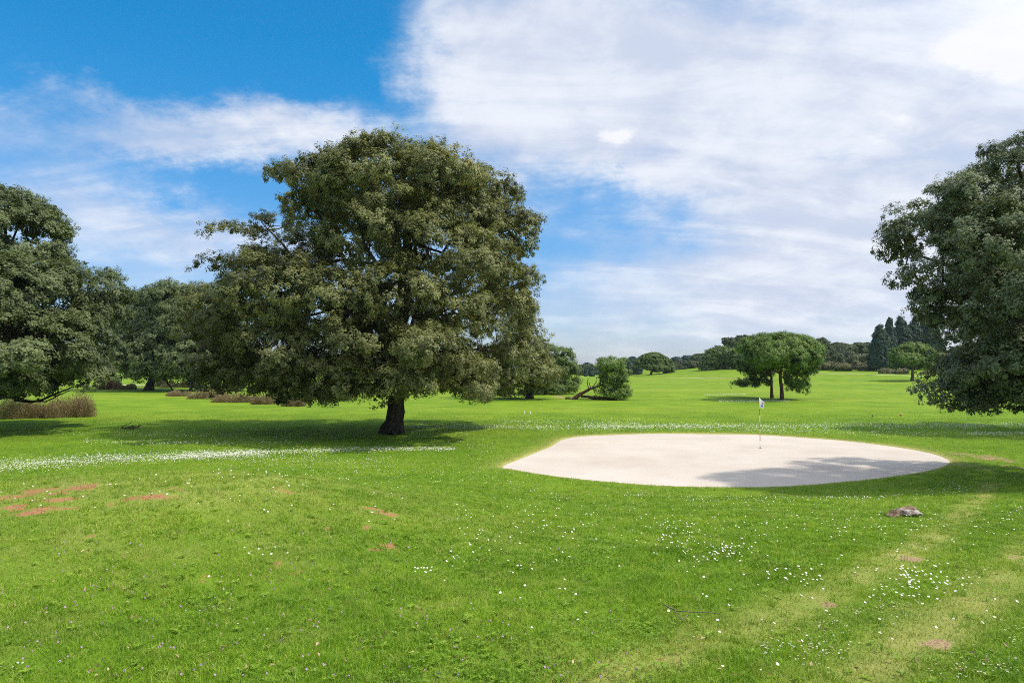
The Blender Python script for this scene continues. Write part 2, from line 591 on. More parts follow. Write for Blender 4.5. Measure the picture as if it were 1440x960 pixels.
# ------------------------------------------------------------------ worn ground: blobs and tracks, in metres on the terrain
rng = np.random.default_rng(11)
SOIL_PX = [(30, 712, 46, 9, 1.0), (62, 690, 22, 4, .7), (95, 688, 24, 5, .8), (10, 700, 30, 4, .7), (70, 703, 30, 6, .9), (116, 686, 12, 3, .9), (212, 699, 20, 3, .8), (20, 722, 30, 4, .8),
           (172, 779, 13, 6, .8), (126, 754, 9, 4, .7), (192, 778, 11, 4, .6), (235, 737, 9, 4, .5), (47, 804, 11, 5, .5),
           (440, 728, 30, 6, .55), (472, 741, 12, 7, .6), (515, 741, 9, 5, .6), (400, 722, 22, 5, .4), (286, 814, 14, 6, .55), (430, 700, 20, 4, .4),
           (1277, 786, 12, 4, .9), (1325, 757, 12, 4, .7), (1230, 812, 12, 4, .6), (1318, 903, 22, 6, .95), (1250, 922, 12, 8, .7), (1160, 850, 14, 5, .6), (1137, 852, 10, 3, .7),
           (1120, 862, 16, 4, .5), (935, 930, 20, 9, .55), (1000, 905, 30, 8, .35), (1385, 642, 20, 5, .95), (1372, 655, 12, 5, .9), (1352, 637, 16, 3, .7), (1425, 655, 14, 3, .5), (1340, 700, 16, 4, .3),
           (1350, 888, 16, 4, .5), (1432, 925, 14, 5, .6), (1420, 810, 22, 8, .5), (1432, 785, 14, 6, .5), (960, 565, 12, 2, .4), (705, 558, 12, 1.5, .5), (790, 558, 12, 1.4, .8)]
TRACK_PX = [([(820, 975), (930, 925), (1030, 885), (1120, 853), (1200, 818), (1290, 770), (1345, 732), (1380, 700), (1392, 676)], .22, .70),
            ([(1150, 980), (1250, 925), (1330, 875), (1400, 820), (1460, 770), (1540, 715)], .24, .68)]


def px_blob(px, py, rx, ry):
    c = g1(px, py)
    e = ground([px - rx, px + rx, px, px], [py, py, py - ry, py + ry])
    return c, abs(e[1, 0] - e[0, 0]) / 2, max(.04, abs(e[2, 1] - e[3, 1]) / 2)


SOIL = [px_blob(*b[:4]) + (b[4],) for b in SOIL_PX]
TRACKS = [(ground([p[0] for p in t[0]], [p[1] for p in t[0]])[:, :2], t[1], t[2]) for t in TRACK_PX]


def fbm(x, y, f, seed=0.0):
    a = np.sin(x * f + 1.7 * np.sin(y * f * .9 + seed)) * np.sin(y * f * 1.1 + 1.3 * np.sin(x * f * .8 + 2.1 + seed))
    b = np.sin(x * f * 2.3 + 1.9 * np.sin(y * f * 2.1 + 1 + seed)) * np.sin(y * f * 2.6 + 1.5 * np.sin(x * f * 1.9 + seed))
    c = np.sin(x * f * 5.1 + 1.4 * np.sin(y * f * 4.7 + 3)) * np.sin(y * f * 5.7 + 1.7 * np.sin(x * f * 4.3 + seed))
    return a * .5 + b * .3 + c * .2


def soil_at(x, y):
    s = np.zeros_like(x)
    for c, rx, ry, a in SOIL:
        q = ((x - c[0]) / rx) ** 2 + ((y - c[1]) / ry) ** 2
        s = np.maximum(s, a * np.exp(-q * .45))
    # small worn spots over the crest of the mound and along the tracks
    w = .75 * np.exp(-(((x + 3.0) / 3.4) ** 2 + ((y - 8.0) / 3.0) ** 2)) + .5 * np.exp(-(((x + 1.6) / 1.2) ** 2 + ((y - 6.6) / 1.6) ** 2))
    s = np.maximum(s, .66 * w * sm(.08, .5, fbm(x, y, 2.6, 12.0)))
    return np.clip(s * (.62 + .75 * fbm(x, y, 4.2, 2.0) + .8 * fbm(x, y, 11.0, 1.0)), 0, 1)


def dry_at(x, y):
    d = np.zeros_like(x)
    for P, w, a in TRACKS:
        best = np.full(x.shape, 99.0)
        for i in range(len(P) - 1):
            A, B = P[i], P[i + 1]
            ab = B - A
            t = np.clip(((x - A[0]) * ab[0] + (y - A[1]) * ab[1]) / (ab @ ab), 0, 1)
            best = np.minimum(best, np.hypot(x - A[0] - ab[0] * t, y - A[1] - ab[1] * t))
        d = np.maximum(d, a * np.exp(-(best / w) ** 2))
    d = d * (.86 + .5 * fbm(x, y, 2.2, 1.0) + .35 * fbm(x, y, 6.5, 3.0))
    d = d + .35 * np.clip(fbm(x, y, .55, 4.0) - .25, 0, 1) * sm(40, 4, y)
    # dry patches, then the mound crest's sunlit paleness put in as colour
    d = d + .22 * sm(.1, .8, fbm(x, y, 1.9, 8.0)) * sm(30, 8, y)
    d = d + .34 * np.exp(-(((x + 4.2) / 3.2) ** 2 + ((y - 8.6) / 3.0) ** 2)) * (1 + .6 * fbm(x, y, 1.4, 2))
    return np.clip(d, 0, 1)


# ------------------------------------------------------------------ ground sheet
def spaced(lo, a, b, hi, step, ratio):
    mid = list(np.arange(a, b + 1e-6, step))
    s, v = step, a
    left = []
    while v > lo:
        s *= ratio; v -= s; left.append(v)
    s, v = step, b
    right = []
    while v < hi:
        s *= ratio; v += s; right.append(v)
    return np.array(left[::-1] + mid + right)


gx = spaced(-1500, -14, 26, 1500, .11, 1.09)
gy = spaced(-60, 1.5, 40, 1800, .11, 1.07)
GX, GY = np.meshgrid(gx, gy)
GZ = gz(GX, GY)
nx, ny = len(gx), len(gy)
V = np.stack([GX, GY, GZ], -1).reshape(-1, 3)
i = np.arange(nx * ny).reshape(ny, nx)
q = np.stack([i[:-1, :-1], i[:-1, 1:], i[1:, 1:], i[1:, :-1]], -1).reshape(-1)
sd_ = green_sd(GX, GY).ravel()
near = (V[:, 1] < 90) & (np.abs(V[:, 0]) < 60)
soil = np.zeros(len(V)); dry = np.zeros(len(V))
soil[near] = soil_at(V[near, 0], V[near, 1]); dry[near] = dry_at(V[near, 0], V[near, 1])
fr = np.exp(-np.maximum(sd_, 0) / .35) * sm(21, 25, V[:, 1]) * (sd_ < 3)
fr = np.maximum(fr, np.exp(-np.maximum(sd_, 0) / .12) * (sd_ < 3) * .7)
dry = np.maximum(dry, fr)

m, T = mat('turf')
P = T.pos()
na = T.noise(P, .35, 6, .6); nb = T.noise(P, 3.2, 6, .65); nc = T.noise(P, 38, 3, .7)
mpp = T.new('ShaderNodeMapping'); T.put(mpp.inputs[0], P); mpp.inputs['Scale'].default_value = (.012, .085, 0)
nl = T.noise(mpp.outputs[0], 1.0, 5, .6, .4)
g = T.mix(T.maprange(na.outputs[0], .32, .68), TURF_A, TURF_B)
g = T.mix(T.math('MULTIPLY', T.maprange(nl.outputs[0], .45, .72), .55), g, TURF_Y)
g = T.mix(T.math('MULTIPLY', T.maprange(nb.outputs[0], .35, .7), .35), g, T.mix(1.0, g, (.62, .66, .5), 'MULTIPLY'))
g = T.mix(T.math('MULTIPLY', T.maprange(nc.outputs[0], .3, .75), .45), g, T.mix(1.0, g, (.55, .6, .45), 'MULTIPLY'))
sxy = T.new('ShaderNodeSeparateXYZ'); T.put(sxy.inputs[0], P)
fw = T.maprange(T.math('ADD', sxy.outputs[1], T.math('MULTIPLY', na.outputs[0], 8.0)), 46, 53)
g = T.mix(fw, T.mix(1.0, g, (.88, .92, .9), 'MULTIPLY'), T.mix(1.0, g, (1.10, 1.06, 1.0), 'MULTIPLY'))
dr = T.math('MULTIPLY', T.attr('dry'), T.maprange(nb.outputs[0], .2, .65, .55, 1.0))
g = T.mix(T.math('MULTIPLY', dr, .85), g, (.40, .36, .13))
so = T.attr('soil')
nsc = T.noise(P, 4.2, 8, .78, .5)
so = T.maprange(T.math('ADD', so, T.math('MULTIPLY', T.math('SUBTRACT', nsc.outputs[0], .5), 1.9)), .33, .52)
sxx = T.new('ShaderNodeSeparateXYZ'); T.put(sxx.inputs[0], P)
tanside = T.maprange(sxx.outputs[0], .2, 1.6)
crumb = T.new('ShaderNodeTexVoronoi'); T.put(crumb.inputs['Vector'], P); crumb.inputs['Scale'].default_value = 60
sc_ = T.mix(nc.outputs[0], T.mix(tanside, (.25, .115, .05), (.20, .13, .075)), T.mix(tanside, (.48, .25, .125), (.50, .36, .21)))
sc_ = T.mix(T.math('MULTIPLY', T.maprange(crumb.outputs['Distance'], .5, .9), .6), sc_, (.15, .085, .045))
g = T.mix(so, g, sc_)
bp = T.new('ShaderNodeBump'); bp.inputs['Strength'].default_value = .6; bp.inputs['Distance'].default_value = .03
T.put(bp.inputs['Height'], T.math('ADD', nb.outputs[0], nc.outputs[0]))
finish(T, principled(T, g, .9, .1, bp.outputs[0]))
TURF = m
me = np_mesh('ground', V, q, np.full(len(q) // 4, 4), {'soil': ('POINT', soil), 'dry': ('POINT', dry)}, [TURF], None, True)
o = link('ground', me); tag(o, 'broad green lawn rolling down from a low mound to a flat field', 'ground', kind='structure')

# ------------------------------------------------------------------ sand putting green
m, T = mat('sand')
P = T.pos()
na = T.noise(P, .5, 6, .6); nb = T.noise(P, 14, 5, .7); nc = T.noise(P, 110, 3, .6)
v = T.new('ShaderNodeTexVoronoi'); T.put(v.inputs['Vector'], P); v.inputs['Scale'].default_value = 1.9
c = T.mix(T.maprange(na.outputs[0], .3, .7), SAND_A, SAND_B)
c = T.mix(T.math('MULTIPLY', T.maprange(nb.outputs[0], .55, .8), .35), c, (.36, .28, .22))
sp_ = T.math('MULTIPLY', T.maprange(v.outputs['Distance'], .06, .02), T.maprange(na.outputs[0], .45, .55))
c = T.mix(T.math('MULTIPLY', sp_, .8), c, (.18, .13, .09))
h = T.math('ADD', T.math('MULTIPLY', nb.outputs[0], 1.0), T.math('MULTIPLY', nc.outputs[0], .08))
bp = T.new('ShaderNodeBump'); bp.inputs['Strength'].default_value = .3; bp.inputs['Distance'].default_value = .015
nu_ = T.noise(P, 1.7, 4, .6)
h = T.math('ADD', h, T.math('MULTIPLY', nu_.outputs[0], 3.0))
nd_ = T.noise(P, .22, 5, .6)
c = T.mix(T.math('MULTIPLY', T.maprange(nd_.outputs[0], .45, .65), .45), c, T.mix(1.0, c, (.86, .84, .82), 'MULTIPLY'))
T.put(bp.inputs['Height'], h)
finish(T, principled(T, c, .95, .1, bp.outputs[0]))
cen = GREEN.mean(0)
# concentric rings so the surface can carry slight raking unevenness
rings = [0.0, .15, .3, .45, .6, .72, .82, .9, .96, 1.0]
NG = len(GREEN)
tang = np.roll(GREEN, -1, 0) - np.roll(GREEN, 1, 0)
nrm = norm(np.stack([tang[:, 1], -tang[:, 0]], -1))
if ((GREEN + nrm * .1 - cen) ** 2).sum() < ((GREEN - cen) ** 2).sum(): nrm = -nrm
OUT = GREEN + nrm * .12
Vs = [[cen[0], cen[1], GREEN_Z]]
for r in rings[1:]:
    p = cen + (OUT - cen) * r
    z = GREEN_Z + .012 * np.sin(p[:, 0] * 1.1) * np.sin(p[:, 1] * .9 + 1)
    Vs += np.stack([p[:, 0], p[:, 1], z], -1).tolist()
fs = [(0, 1 + k, 1 + (k + 1) % NG) for k in range(NG)]
for r in range(len(rings) - 2):
    for k in range(NG):
        a = 1 + r * NG
        fs.append((a + k, a + NG + k, a + NG + (k + 1) % NG, a + (k + 1) % NG))
me = np_mesh('sand', Vs, [x for f in fs for x in f], [len(f) for f in fs], None, [m], None, True)
me.update(); bm_fix = me
o = link('sand', me); tag(o, 'pale oval sand putting green set into the lawn', 'sand green', kind='structure')
import bmesh
bm = bmesh.new(); bm.from_mesh(me); bmesh.ops.recalc_face_normals(bm, faces=bm.faces)
if sum(f.normal.z for f in bm.faces) < 0: bmesh.ops.reverse_faces(bm, faces=bm.faces)
bm.to_mesh(me); bm.free()

# ------------------------------------------------------------------ sandy paths far off
m_path, T = mat('path_sand')
P = T.pos(); n = T.noise(P, .4, 5, .6)
finish(T, principled(T, T.mix(n.outputs[0], (.27, .33, .10), (.46, .46, .24)), .95, .1))


def path(pxs, w, label):
    L = ground([p[0] for p in pxs], [p[1] for p in pxs])
    s = np.linspace(0, len(L) - 1, 40)
    X = np.interp(s, range(len(L)), L[:, 0]); Y = np.interp(s, range(len(L)), L[:, 1])
    d = norm(np.stack([np.gradient(X), np.gradient(Y)], -1)); nn = np.stack([-d[:, 1], d[:, 0]], -1)
    ww = w * (1 + .25 * np.sin(s * 2.1) + .12 * np.sin(s * 5.3))[:, None]
    rows = []
    for k in np.linspace(-1, 1, 5):
        p = np.stack([X, Y], -1) + nn * ww / 2 * k
        rows.append(np.stack([p[:, 0], p[:, 1], gz(p[:, 0], p[:, 1]) + .05], -1))
    V = np.concatenate(rows); n = 40
    f = [(r * n + k, r * n + k + 1, (r + 1) * n + k + 1, (r + 1) * n + k) for r in range(4) for k in range(n - 1)]
    me = np_mesh('path', V, [x for q in f for x in q], [4] * len(f), None, [m_path])
    tag(link('path', me), label, 'path', kind='structure')


path([(1110, 525.6), (1150, 525), (1200, 526), (1250, 527.5), (1300, 529), (1345, 530)], 4.0, 'pale sandy path crossing the rising field below the cypresses')
path([(930, 532.2), (975, 531.6), (1020, 531.4), (1060, 531.5)], 1.6, 'pale sandy strip along the field edge under the pines')
path([(130, 541.3), (200, 542.0), (260, 542.0), (330, 541.8)], 5.0, 'pale sandy strip behind the dark oak trunk')

# ------------------------------------------------------------------ trees
M_OAK = leafmat('holm_oak_leaf', (.048, .062, .019), (.262, .275, .098), (.33, .26, .06), spec=.25, rough=.5)
M_OAKG = leafmat('grey_oak_leaf', (.042, .064, .022), (.20, .245, .10), (.24, .24, .11), spec=.25, rough=.5)
M_OAKR = leafmat('glossy_oak_leaf', (.046, .068, .030), (.225, .265, .14), (.31, .33, .19), spec=.25, rough=.5)
M_OAKD = leafmat('far_oak_leaf', (.040, .066, .028), (.13, .168, .075), (.20, .14, .08))
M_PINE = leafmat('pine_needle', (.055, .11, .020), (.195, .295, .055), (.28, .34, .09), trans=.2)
M_PINED = leafmat('darker_pine_needle', (.055, .10, .024), (.165, .235, .055), (.22, .23, .08), trans=.2)  # deeper green needles for the darker pines
M_CYP = leafmat('cypress_spray', (.020, .052, .030), (.055, .108, .060), (.07, .11, .06), trans=.12)
M_BLUE = leafmat('haze_blue_pine', (.02, .05, .045), (.045, .09, .08), (.07, .10, .08), trans=.12)  # blue of distance haze put into the needle colour
M_SCRUB = leafmat('dry_scrub', (.13, .095, .05), (.38, .30, .165), (.26, .29, .08), trans=.15, spec=.1)
M_SCRUBG = leafmat('green_scrub', (.09, .095, .035), (.22, .22, .09), (.27, .21, .12), trans=.15)
M_PINK = leafmat('pink_scrub', (.16, .085, .06), (.36, .22, .18), (.16, .16, .06), trans=.15, spec=.1)
M_YEL = leafmat('yellow_scrub', (.09, .10, .025), (.19, .19, .055), (.22, .19, .07), trans=.2)
BARK = barkmat('oak_bark', (.018, .014, .011), (.105, .082, .062), 2.2)
BARKP = barkmat('pine_bark', (.04, .025, .018), (.17, .10, .07), 2.0)
BARKG = barkmat('grey_bark', (.06, .05, .045), (.16, .14, .12), 1.5)

# the big oak beside the sand
b = g1(553, 609)
D = b[1]
L = lobes_px(D, [
    (560, 262, 120, 62, 0, 5.0, 1, .10), (470, 262, 86, 42, -1, 3.0, .9, 0), (408, 252, 36, 22, 0, 1.3, .8, -.03), (610, 245, 72, 36, -1.5, 2.6, 1, .30),
    (545, 236, 62, 28, 1.5, 2.4, 1, .05), (578, 234, 58, 24, 0, 2.2, 1.2, .14), (640, 245, 44, 26, 0, 2.0, 1.1, .1), (500, 236, 50, 26, 0, 2.0, 1.1, .03), (450, 252, 40, 24, .5, 1.8, 1.1, 0), (682, 288, 48, 62, 3.0, 2.4, 1, -.10), (690, 268, 42, 40, 2.0, 1.8, 1, -.06), (726, 320, 34, 40, 1.5, 1.6, 1, -.02), (648, 300, 70, 60, 1, 3, .9, .02), (706, 345, 48, 62, 1, 3.0, 1, .02), (718, 400, 42, 60, 1, 2.6, .9, .06), (705, 440, 48, 40, 0, 2.4, .9, .04),
    (700, 480, 52, 58, 2, 2.6, .9, .04), (690, 535, 38, 24, 2.5, 1.6, .9, .02),
    (432, 352, 46, 34, 0, 1.8, 1, .02), (385, 370, 56, 36, -.5, 2.0, 1, .03), (334, 336, 44, 34, 1, 1.6, .85, -.04), (312, 376, 26, 26, 1.5, 1.2, .7, -.05), (378, 318, 30, 22, 2, 1.2, .7, -.05),
    (398, 405, 92, 56, -3, 3.4, 1, .04), (478, 420, 60, 54, -4, 2.4, 1, .03), (338, 445, 80, 56, -1, 3.0, .9, -.06), (300, 485, 58, 52, 1.5, 2.4, .9, -.08), (345, 520, 72, 38, -1, 2.4, .9, -.05),
    (400, 500, 72, 48, -3.5, 2.6, 1, 0), (452, 532, 66, 32, -4.5, 2.2, 1, 0), (330, 537, 34, 16, -2.5, 1.2, 1, .05), (410, 552, 48, 16, -1, 1.4, .9, -.05),
    (520, 330, 86, 56, -2.5, 3.2, .85, -.02), (570, 300, 70, 44, -3, 2.6, .8, .06), (600, 345, 76, 50, -2.5, 3.0, .7, 0), (560, 410, 70, 50, -5, 2.6, .9, .05), (640, 430, 56, 44, -4.5, 2.2, .8, .05), (668, 372, 60, 52, -3, 2.6, .85, .05),
    (515, 480, 72, 44, -5.5, 2.4, .9, -.02), (590, 490, 72, 36, -6, 2.4, 1, .04), (560, 535, 74, 22, -5.5, 2.2, 1, .02), (640, 515, 62, 38, -4.5, 2.4, .95, -.02), (655, 545, 48, 18, -3, 1.8, 1, 0), (520, 548, 50, 16, -3, 1.8, .9, -.04),
    (560, 470, 84, 44, -2, 2.6, 1, 0), (470, 485, 74, 44, -2, 2.6, 1, -.02), (600, 530, 84, 28, -2.5, 2.4, 1, .02), (440, 545, 70, 18, -2, 2.2, 1, -.02),
    (500, 300, 120, 70, 5, 3.0, .7, 0), (600, 400, 130, 90, 5.5, 3.0, .6, -.03), (430, 440, 100, 80, 4.5, 3.0, .6, -.05), (640, 500, 90, 50, 5.5, 2.6, .7, -.03), (480, 520, 120, 30, 4, 2.6, .8, -.05),
])
k = D / F


def P2(px, py, dy=0.0): return at(px, py, D + dy)


rng = np.random.default_rng(5)


def oak_extra(mb, rng):
    # low limb that dips to the turf beside the brown scrub, and the flared root
    limb(mb, rng, P2(470, 500, -1), P2(398, 566, 0), .16, .05, 9, .08, 7)
    limb(mb, rng, P2(396, 566, 0), P2(378, 556, 0), .05, .03, 5, .1)
    limb(mb, rng, P2(396, 566, 0), P2(420, 558, .2), .055, .03, 5, .1)
    for (px, py, dy, r) in [(533, 607.5, -.2, .20), (541, 609, -1.0, .17), (566, 608, -.4, .16), (556, 610.5, -1.1, .15)]:
        e = P2(px, py, dy); e[2] = gz(e[0], e[1]) - .05
        limb(mb, rng, P2(552, 592), e, .36, r * .5, 7, .03, 8)


tree('oak_tree', 'largest holm oak with spreading olive crown, standing alone beside the sand green', 'tree', None, b, L, M_OAK, BARK, rng,
     [(b, .50), (P2(556, 588), .42), (P2(558, 562), .40), (P2(560, 520), .42), (P2(562, 455), .38), (P2(572, 380), .28), (P2(575, 300), .16)],
     1.0, 1.2, 26, .22, 32, .055, .6, .42, .36, .25, .035, .5, .12, .62, .6, 1.35, .72, shr=.46, extra=oak_extra, k=16)

# the grey-green oak at the picture's edge, above the brown scrub
D = 38.5
b = at(-105, 590, D); b[2] = gz(b[0], b[1])
L = lobes_px(D, [
    (-20, 340, 95, 75, 0, 5, 1, 0), (40, 345, 48, 62, -1, 2.5, 1, .02), (60, 420, 62, 62, -3, 3.0, 1, .05), (0, 420, 80, 70, -4, 3.5, 1, .05), (128, 425, 44, 52, 1.5, 2.0, 1, -.06),
    (150, 420, 24, 40, 1.5, 1.3, .9, -.08), (100, 480, 48, 58, -1, 2.6, 1, 0), (40, 490, 72, 56, -5, 3.2, 1, .04), (-30, 490, 80, 60, -5, 3.5, 1, .02), (115, 525, 34, 28, 0, 1.8, 1, -.02),
    (60, 532, 62, 22, -3, 2.4, 1, -.03), (-10, 528, 70, 28, -4, 2.8, 1, 0), (-150, 420, 140, 130, 0, 6, .5, 0), (-160, 350, 110, 80, 0, 5, .5, 0), (60, 470, 80, 70, 2, 2.4, .7, -.06), (30, 300, 40, 34, 1, 1.8, .9, .0), (10, 285, 36, 22, 0, 1.6, .9, 0),
    (-90, 500, 90, 50, 2, 3, .5, 0)])
rng = np.random.default_rng(6)


def edge_extra(mb, rng):
    Q = lambda px, py, dy=0: at(px, py, D - 2 + dy)
    limb(mb, rng, at(-95, 520, D), Q(8, 556), .22, .13, 9, .03, 7)
    limb(mb, rng, Q(5, 554), Q(46, 565), .14, .08, 7, .04, 6)
    limb(mb, rng, Q(44, 565), Q(82, 552), .075, .04, 6, .05)
    limb(mb, rng, Q(82, 552), Q(112, 540), .045, .025, 6, .05)
    limb(mb, rng, Q(20, 563), Q(66, 564), .06, .025, 6, .04)
    limb(mb, rng, Q(52, 560), Q(66, 565), .035, .02, 4, .05)
    limb(mb, rng, Q(65, 564), Q(98, 549), .035, .02, 6, .1)


tree('oak_tree', 'dense grey-green holm oak overhanging a mound of brown scrub', 'tree', None, b, L, M_OAKG, BARK, rng,
     [(b, .6), (at(-100, 540, D), .5), (at(-90, 470, D), .45), (at(-80, 380, D), .3), (at(-60, 310, D), .15)],
     .95, 1.05, 24, .24, 30, .062, .6, .25, .36, .15, .035, .5, .12, .65, .6, 1.3, .72, extra=edge_extra, k=12)

# the oak whose crown hangs over the edge of the sand
D = 19.9
b = at(1570, 640, D); b[2] = gz(b[0], b[1])
L = lobes_px(D, [
    (1420, 270, 58, 54, 0, 2.2, 1, .06), (1428, 215, 36, 26, 0, 1.2, .8, 0), (1356, 290, 62, 40, -.5, 1.8, .95, .05), (1310, 322, 52, 42, 0, 1.4, .9, 0), (1276, 345, 30, 36, .3, 1.0, .8, -.02), (1326, 380, 56, 46, -.5, 1.5, .75, -.03),
    (1400, 345, 66, 60, -2.0, 2.0, 1, .06), (1370, 420, 66, 48, -1.0, 2.0, .85, -.02), (1340, 436, 34, 30, .5, 1.2, .8, -.05), (1425, 430, 56, 60, -2.5, 2.0, 1, 0), (1400, 490, 62, 40, -.5, 2.0, .95, -.06), (1368, 525, 50, 26, 0, 1.5, .95, -.05),
    (1345, 552, 44, 18, 0, 1.2, .95, -.02), (1410, 540, 62, 26, -1, 1.8, 1, -.04), (1430, 510, 70, 50, -2, 2.2, 1, -.02), (1390, 562, 50, 14, -.5, 1.2, .9, -.02),
    (1560, 330, 150, 150, 0, 4, .5, 0), (1540, 480, 130, 90, 0, 4, .5, 0), (1420, 400, 90, 100, 3, 2.2, .6, -.06), (1440, 520, 100, 50, 2.5, 2.2, .7, -.06), (1480, 230, 70, 50, 0, 2.2, .8, 0)])
rng = np.random.default_rng(7)
tree('oak_tree', 'glossy dark oak with low branches hanging over the lawn near the end of the sand', 'tree', None, b, L, M_OAKR, BARK, rng,
     [(b, .55), (at(1565, 580, D), .45), (at(1550, 500, D), .40), (at(1530, 400, D), .3), (at(1500, 280, D), .15)],
     .56, .40, 18, .15, 28, .040, .6, .25, .36, .2, .03, .55, .12, .65, .6, 1.3, .72, k=12)

# the oak beside it, standing just out of the picture, that shades the grass past the sand
D = 36.0
b = at(1535, 605, D); b[2] = gz(b[0], b[1])
L = lobes_px(D, [(1500, 330, 110, 80, 0, 4, .9, 0), (1440, 400, 70, 80, 0, 3.2, 1, 0), (1460, 480, 80, 60, 0, 3.4, 1, 0), (1540, 430, 110, 110, 0, 5, .7, 0), (1420, 520, 46, 30, 0, 2.4, 1, 0), (1560, 290, 90, 60, 0, 4, .8, 0)])
rng = np.random.default_rng(17)
tree('oak_tree', 'oak behind the hanging oak, shading the lawn past the sand', 'tree', None, b, L, M_OAKG, BARK, rng,
     [(b, .5), (at(1530, 560, D), .42), (at(1520, 480, D), .35), (at(1510, 380, D), .2)], 1.1, 1.7, 14, .4, 18, .09, .6, .3, .36, .1, .04, .5, .12, .7, .5)

# oak with leaning dark trunk, well behind
b = g1(209, 548.5); D = b[1]
L = lobes_px(D, [(215, 450, 55, 42, 0, 5, 1, 0), (185, 465, 38, 46, 2, 4, 1, -.05), (245, 425, 44, 28, -2, 4, 1, .06), (255, 470, 48, 48, -3, 4.5, 1, .02), (205, 500, 52, 30, -4, 4.5, 1, 0), (265, 505, 40, 26, -4, 4, 1, 0),
                 (180, 510, 34, 24, 0, 3.5, 1, -.05), (235, 520, 52, 13, -3, 4, 1, -.03), (225, 470, 60, 50, 5, 4, .6, -.08)])
rng = np.random.default_rng(8)
Q = lambda px, py, dy=0.0: at(px, py, D + dy)


def lean_extra(mb, rng):
    e = Q(243, 549, -1); e[2] = gz(e[0], e[1]) - .05
    limb(mb, rng, Q(228, 528, -1), e, .14, .09, 8, .06)


tree('oak_tree', 'holm oak on a thick leaning dark trunk, framed between two nearer oaks', 'tree', None, b, L, M_OAKG, BARK, rng,
     [(b, .56), (Q(213, 535), .5), (Q(218, 522), .46), (Q(222, 490), .5), (Q(225, 450), .3)], 1.5, 1.8, 12, .5, 16, .15, .6, .35, .4, .12, .06, .6, extra=lean_extra)
b = g1(305, 549.5); D = b[1]
L = lobes_px(D, [(290, 430, 46, 34, 0, 3.5, 1, .02), (300, 470, 52, 50, -1, 3.5, 1, -.02), (275, 500, 44, 40, -1, 3, 1, -.02), (320, 510, 52, 38, -1, 3, 1, -.04), (300, 535, 46, 14, 0, 3, 1, -.05), (258, 450, 30, 30, 2, 2.4, 1, .03)])
tree('oak_tree', 'holm oak half merged into the big oak on its shaded side', 'tree', None, b, L, M_OAK, BARK, rng,
     [(b, .5), (at(306, 530, D), .4), (at(304, 490, D), .3), (at(300, 440, D), .15)], 1.3, 1.5, 12, .45, 18, .12, .6, .35, .4, .1, .05, .6)

# oak behind the big one, brown tinged, and the pine behind that
b = g1(745, 560); D = b[1]
L = lobes_px(D, [(738, 470, 32, 34, 0, 2.4, .9, .08), (735, 505, 40, 34, -1, 2.8, 1, .05), (750, 525, 40, 20, -2, 2.4, 1, .1), (715, 530, 34, 22, -1, 2.4, 1, 0), (765, 537, 22, 11, -1, 1.6, 1, .14), (720, 545, 32, 10, 0, 2, .9, -.04), (728, 440, 26, 28, 1, 2, .8, .06)])
rng = np.random.default_rng(9)
tree('oak_tree', 'brown tinged oak on a short trunk, between the big oak and a pine', 'tree', None, b, L, M_OAK, BARK, rng,
     [(b, .36), (at(745, 545, D), .3), (at(742, 510, D), .25), (at(738, 470, D), .12)], 1.0, 1.0, 12, .35, 16, .10, .6, .35, .4, .12, .04, .6)
b = at(770, 556, 84); b[2] = gz(b[0], b[1]); D = 84.0
L = lobes_px(D, [(765, 500, 32, 15, 0, 2.6, 1, .05), (790, 503, 22, 13, 0, 2, 1, .02), (748, 512, 24, 18, 0, 2, 1, 0), (780, 520, 28, 14, -1.5, 2.2, 1, 0), (803, 522, 11, 16, 0, 1.3, 1, -.03), (765, 538, 26, 12, -1.5, 2, 1, -.04), (778, 546, 24, 9, -2, 1.8, 1, -.04), (760, 549, 20, 7, -2, 1.6, 1, -.05), (798, 528, 16, 16, .5, 1.6, 1, 0), (795, 541, 20, 10, -1, 1.5, 1, -.04), (808, 534, 8, 8, 0, .8, 1, 0)])
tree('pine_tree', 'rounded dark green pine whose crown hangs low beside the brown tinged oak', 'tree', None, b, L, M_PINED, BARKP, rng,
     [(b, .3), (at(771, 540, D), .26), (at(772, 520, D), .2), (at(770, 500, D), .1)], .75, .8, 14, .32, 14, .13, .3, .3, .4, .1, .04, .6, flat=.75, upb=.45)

# the fallen pine
b = g1(806, 561.5); D = b[1]
L = lobes_px(D, [(861, 512, 22, 10, 0, 1.5, 1, .05), (846, 508, 8, 6, 0, .6, .9, .05), (866, 528, 20, 13, 0, 1.5, 1, .0), (876, 544, 14, 14, .3, 1.2, 1, -.04), (852, 548, 14, 9, -.8, .9, 1, .06), (868, 553, 16, 7, -.4, 1.1, 1, 0), (856, 527, 13, 12, .4, 1, .8, -.05)])
rng = np.random.default_rng(10)


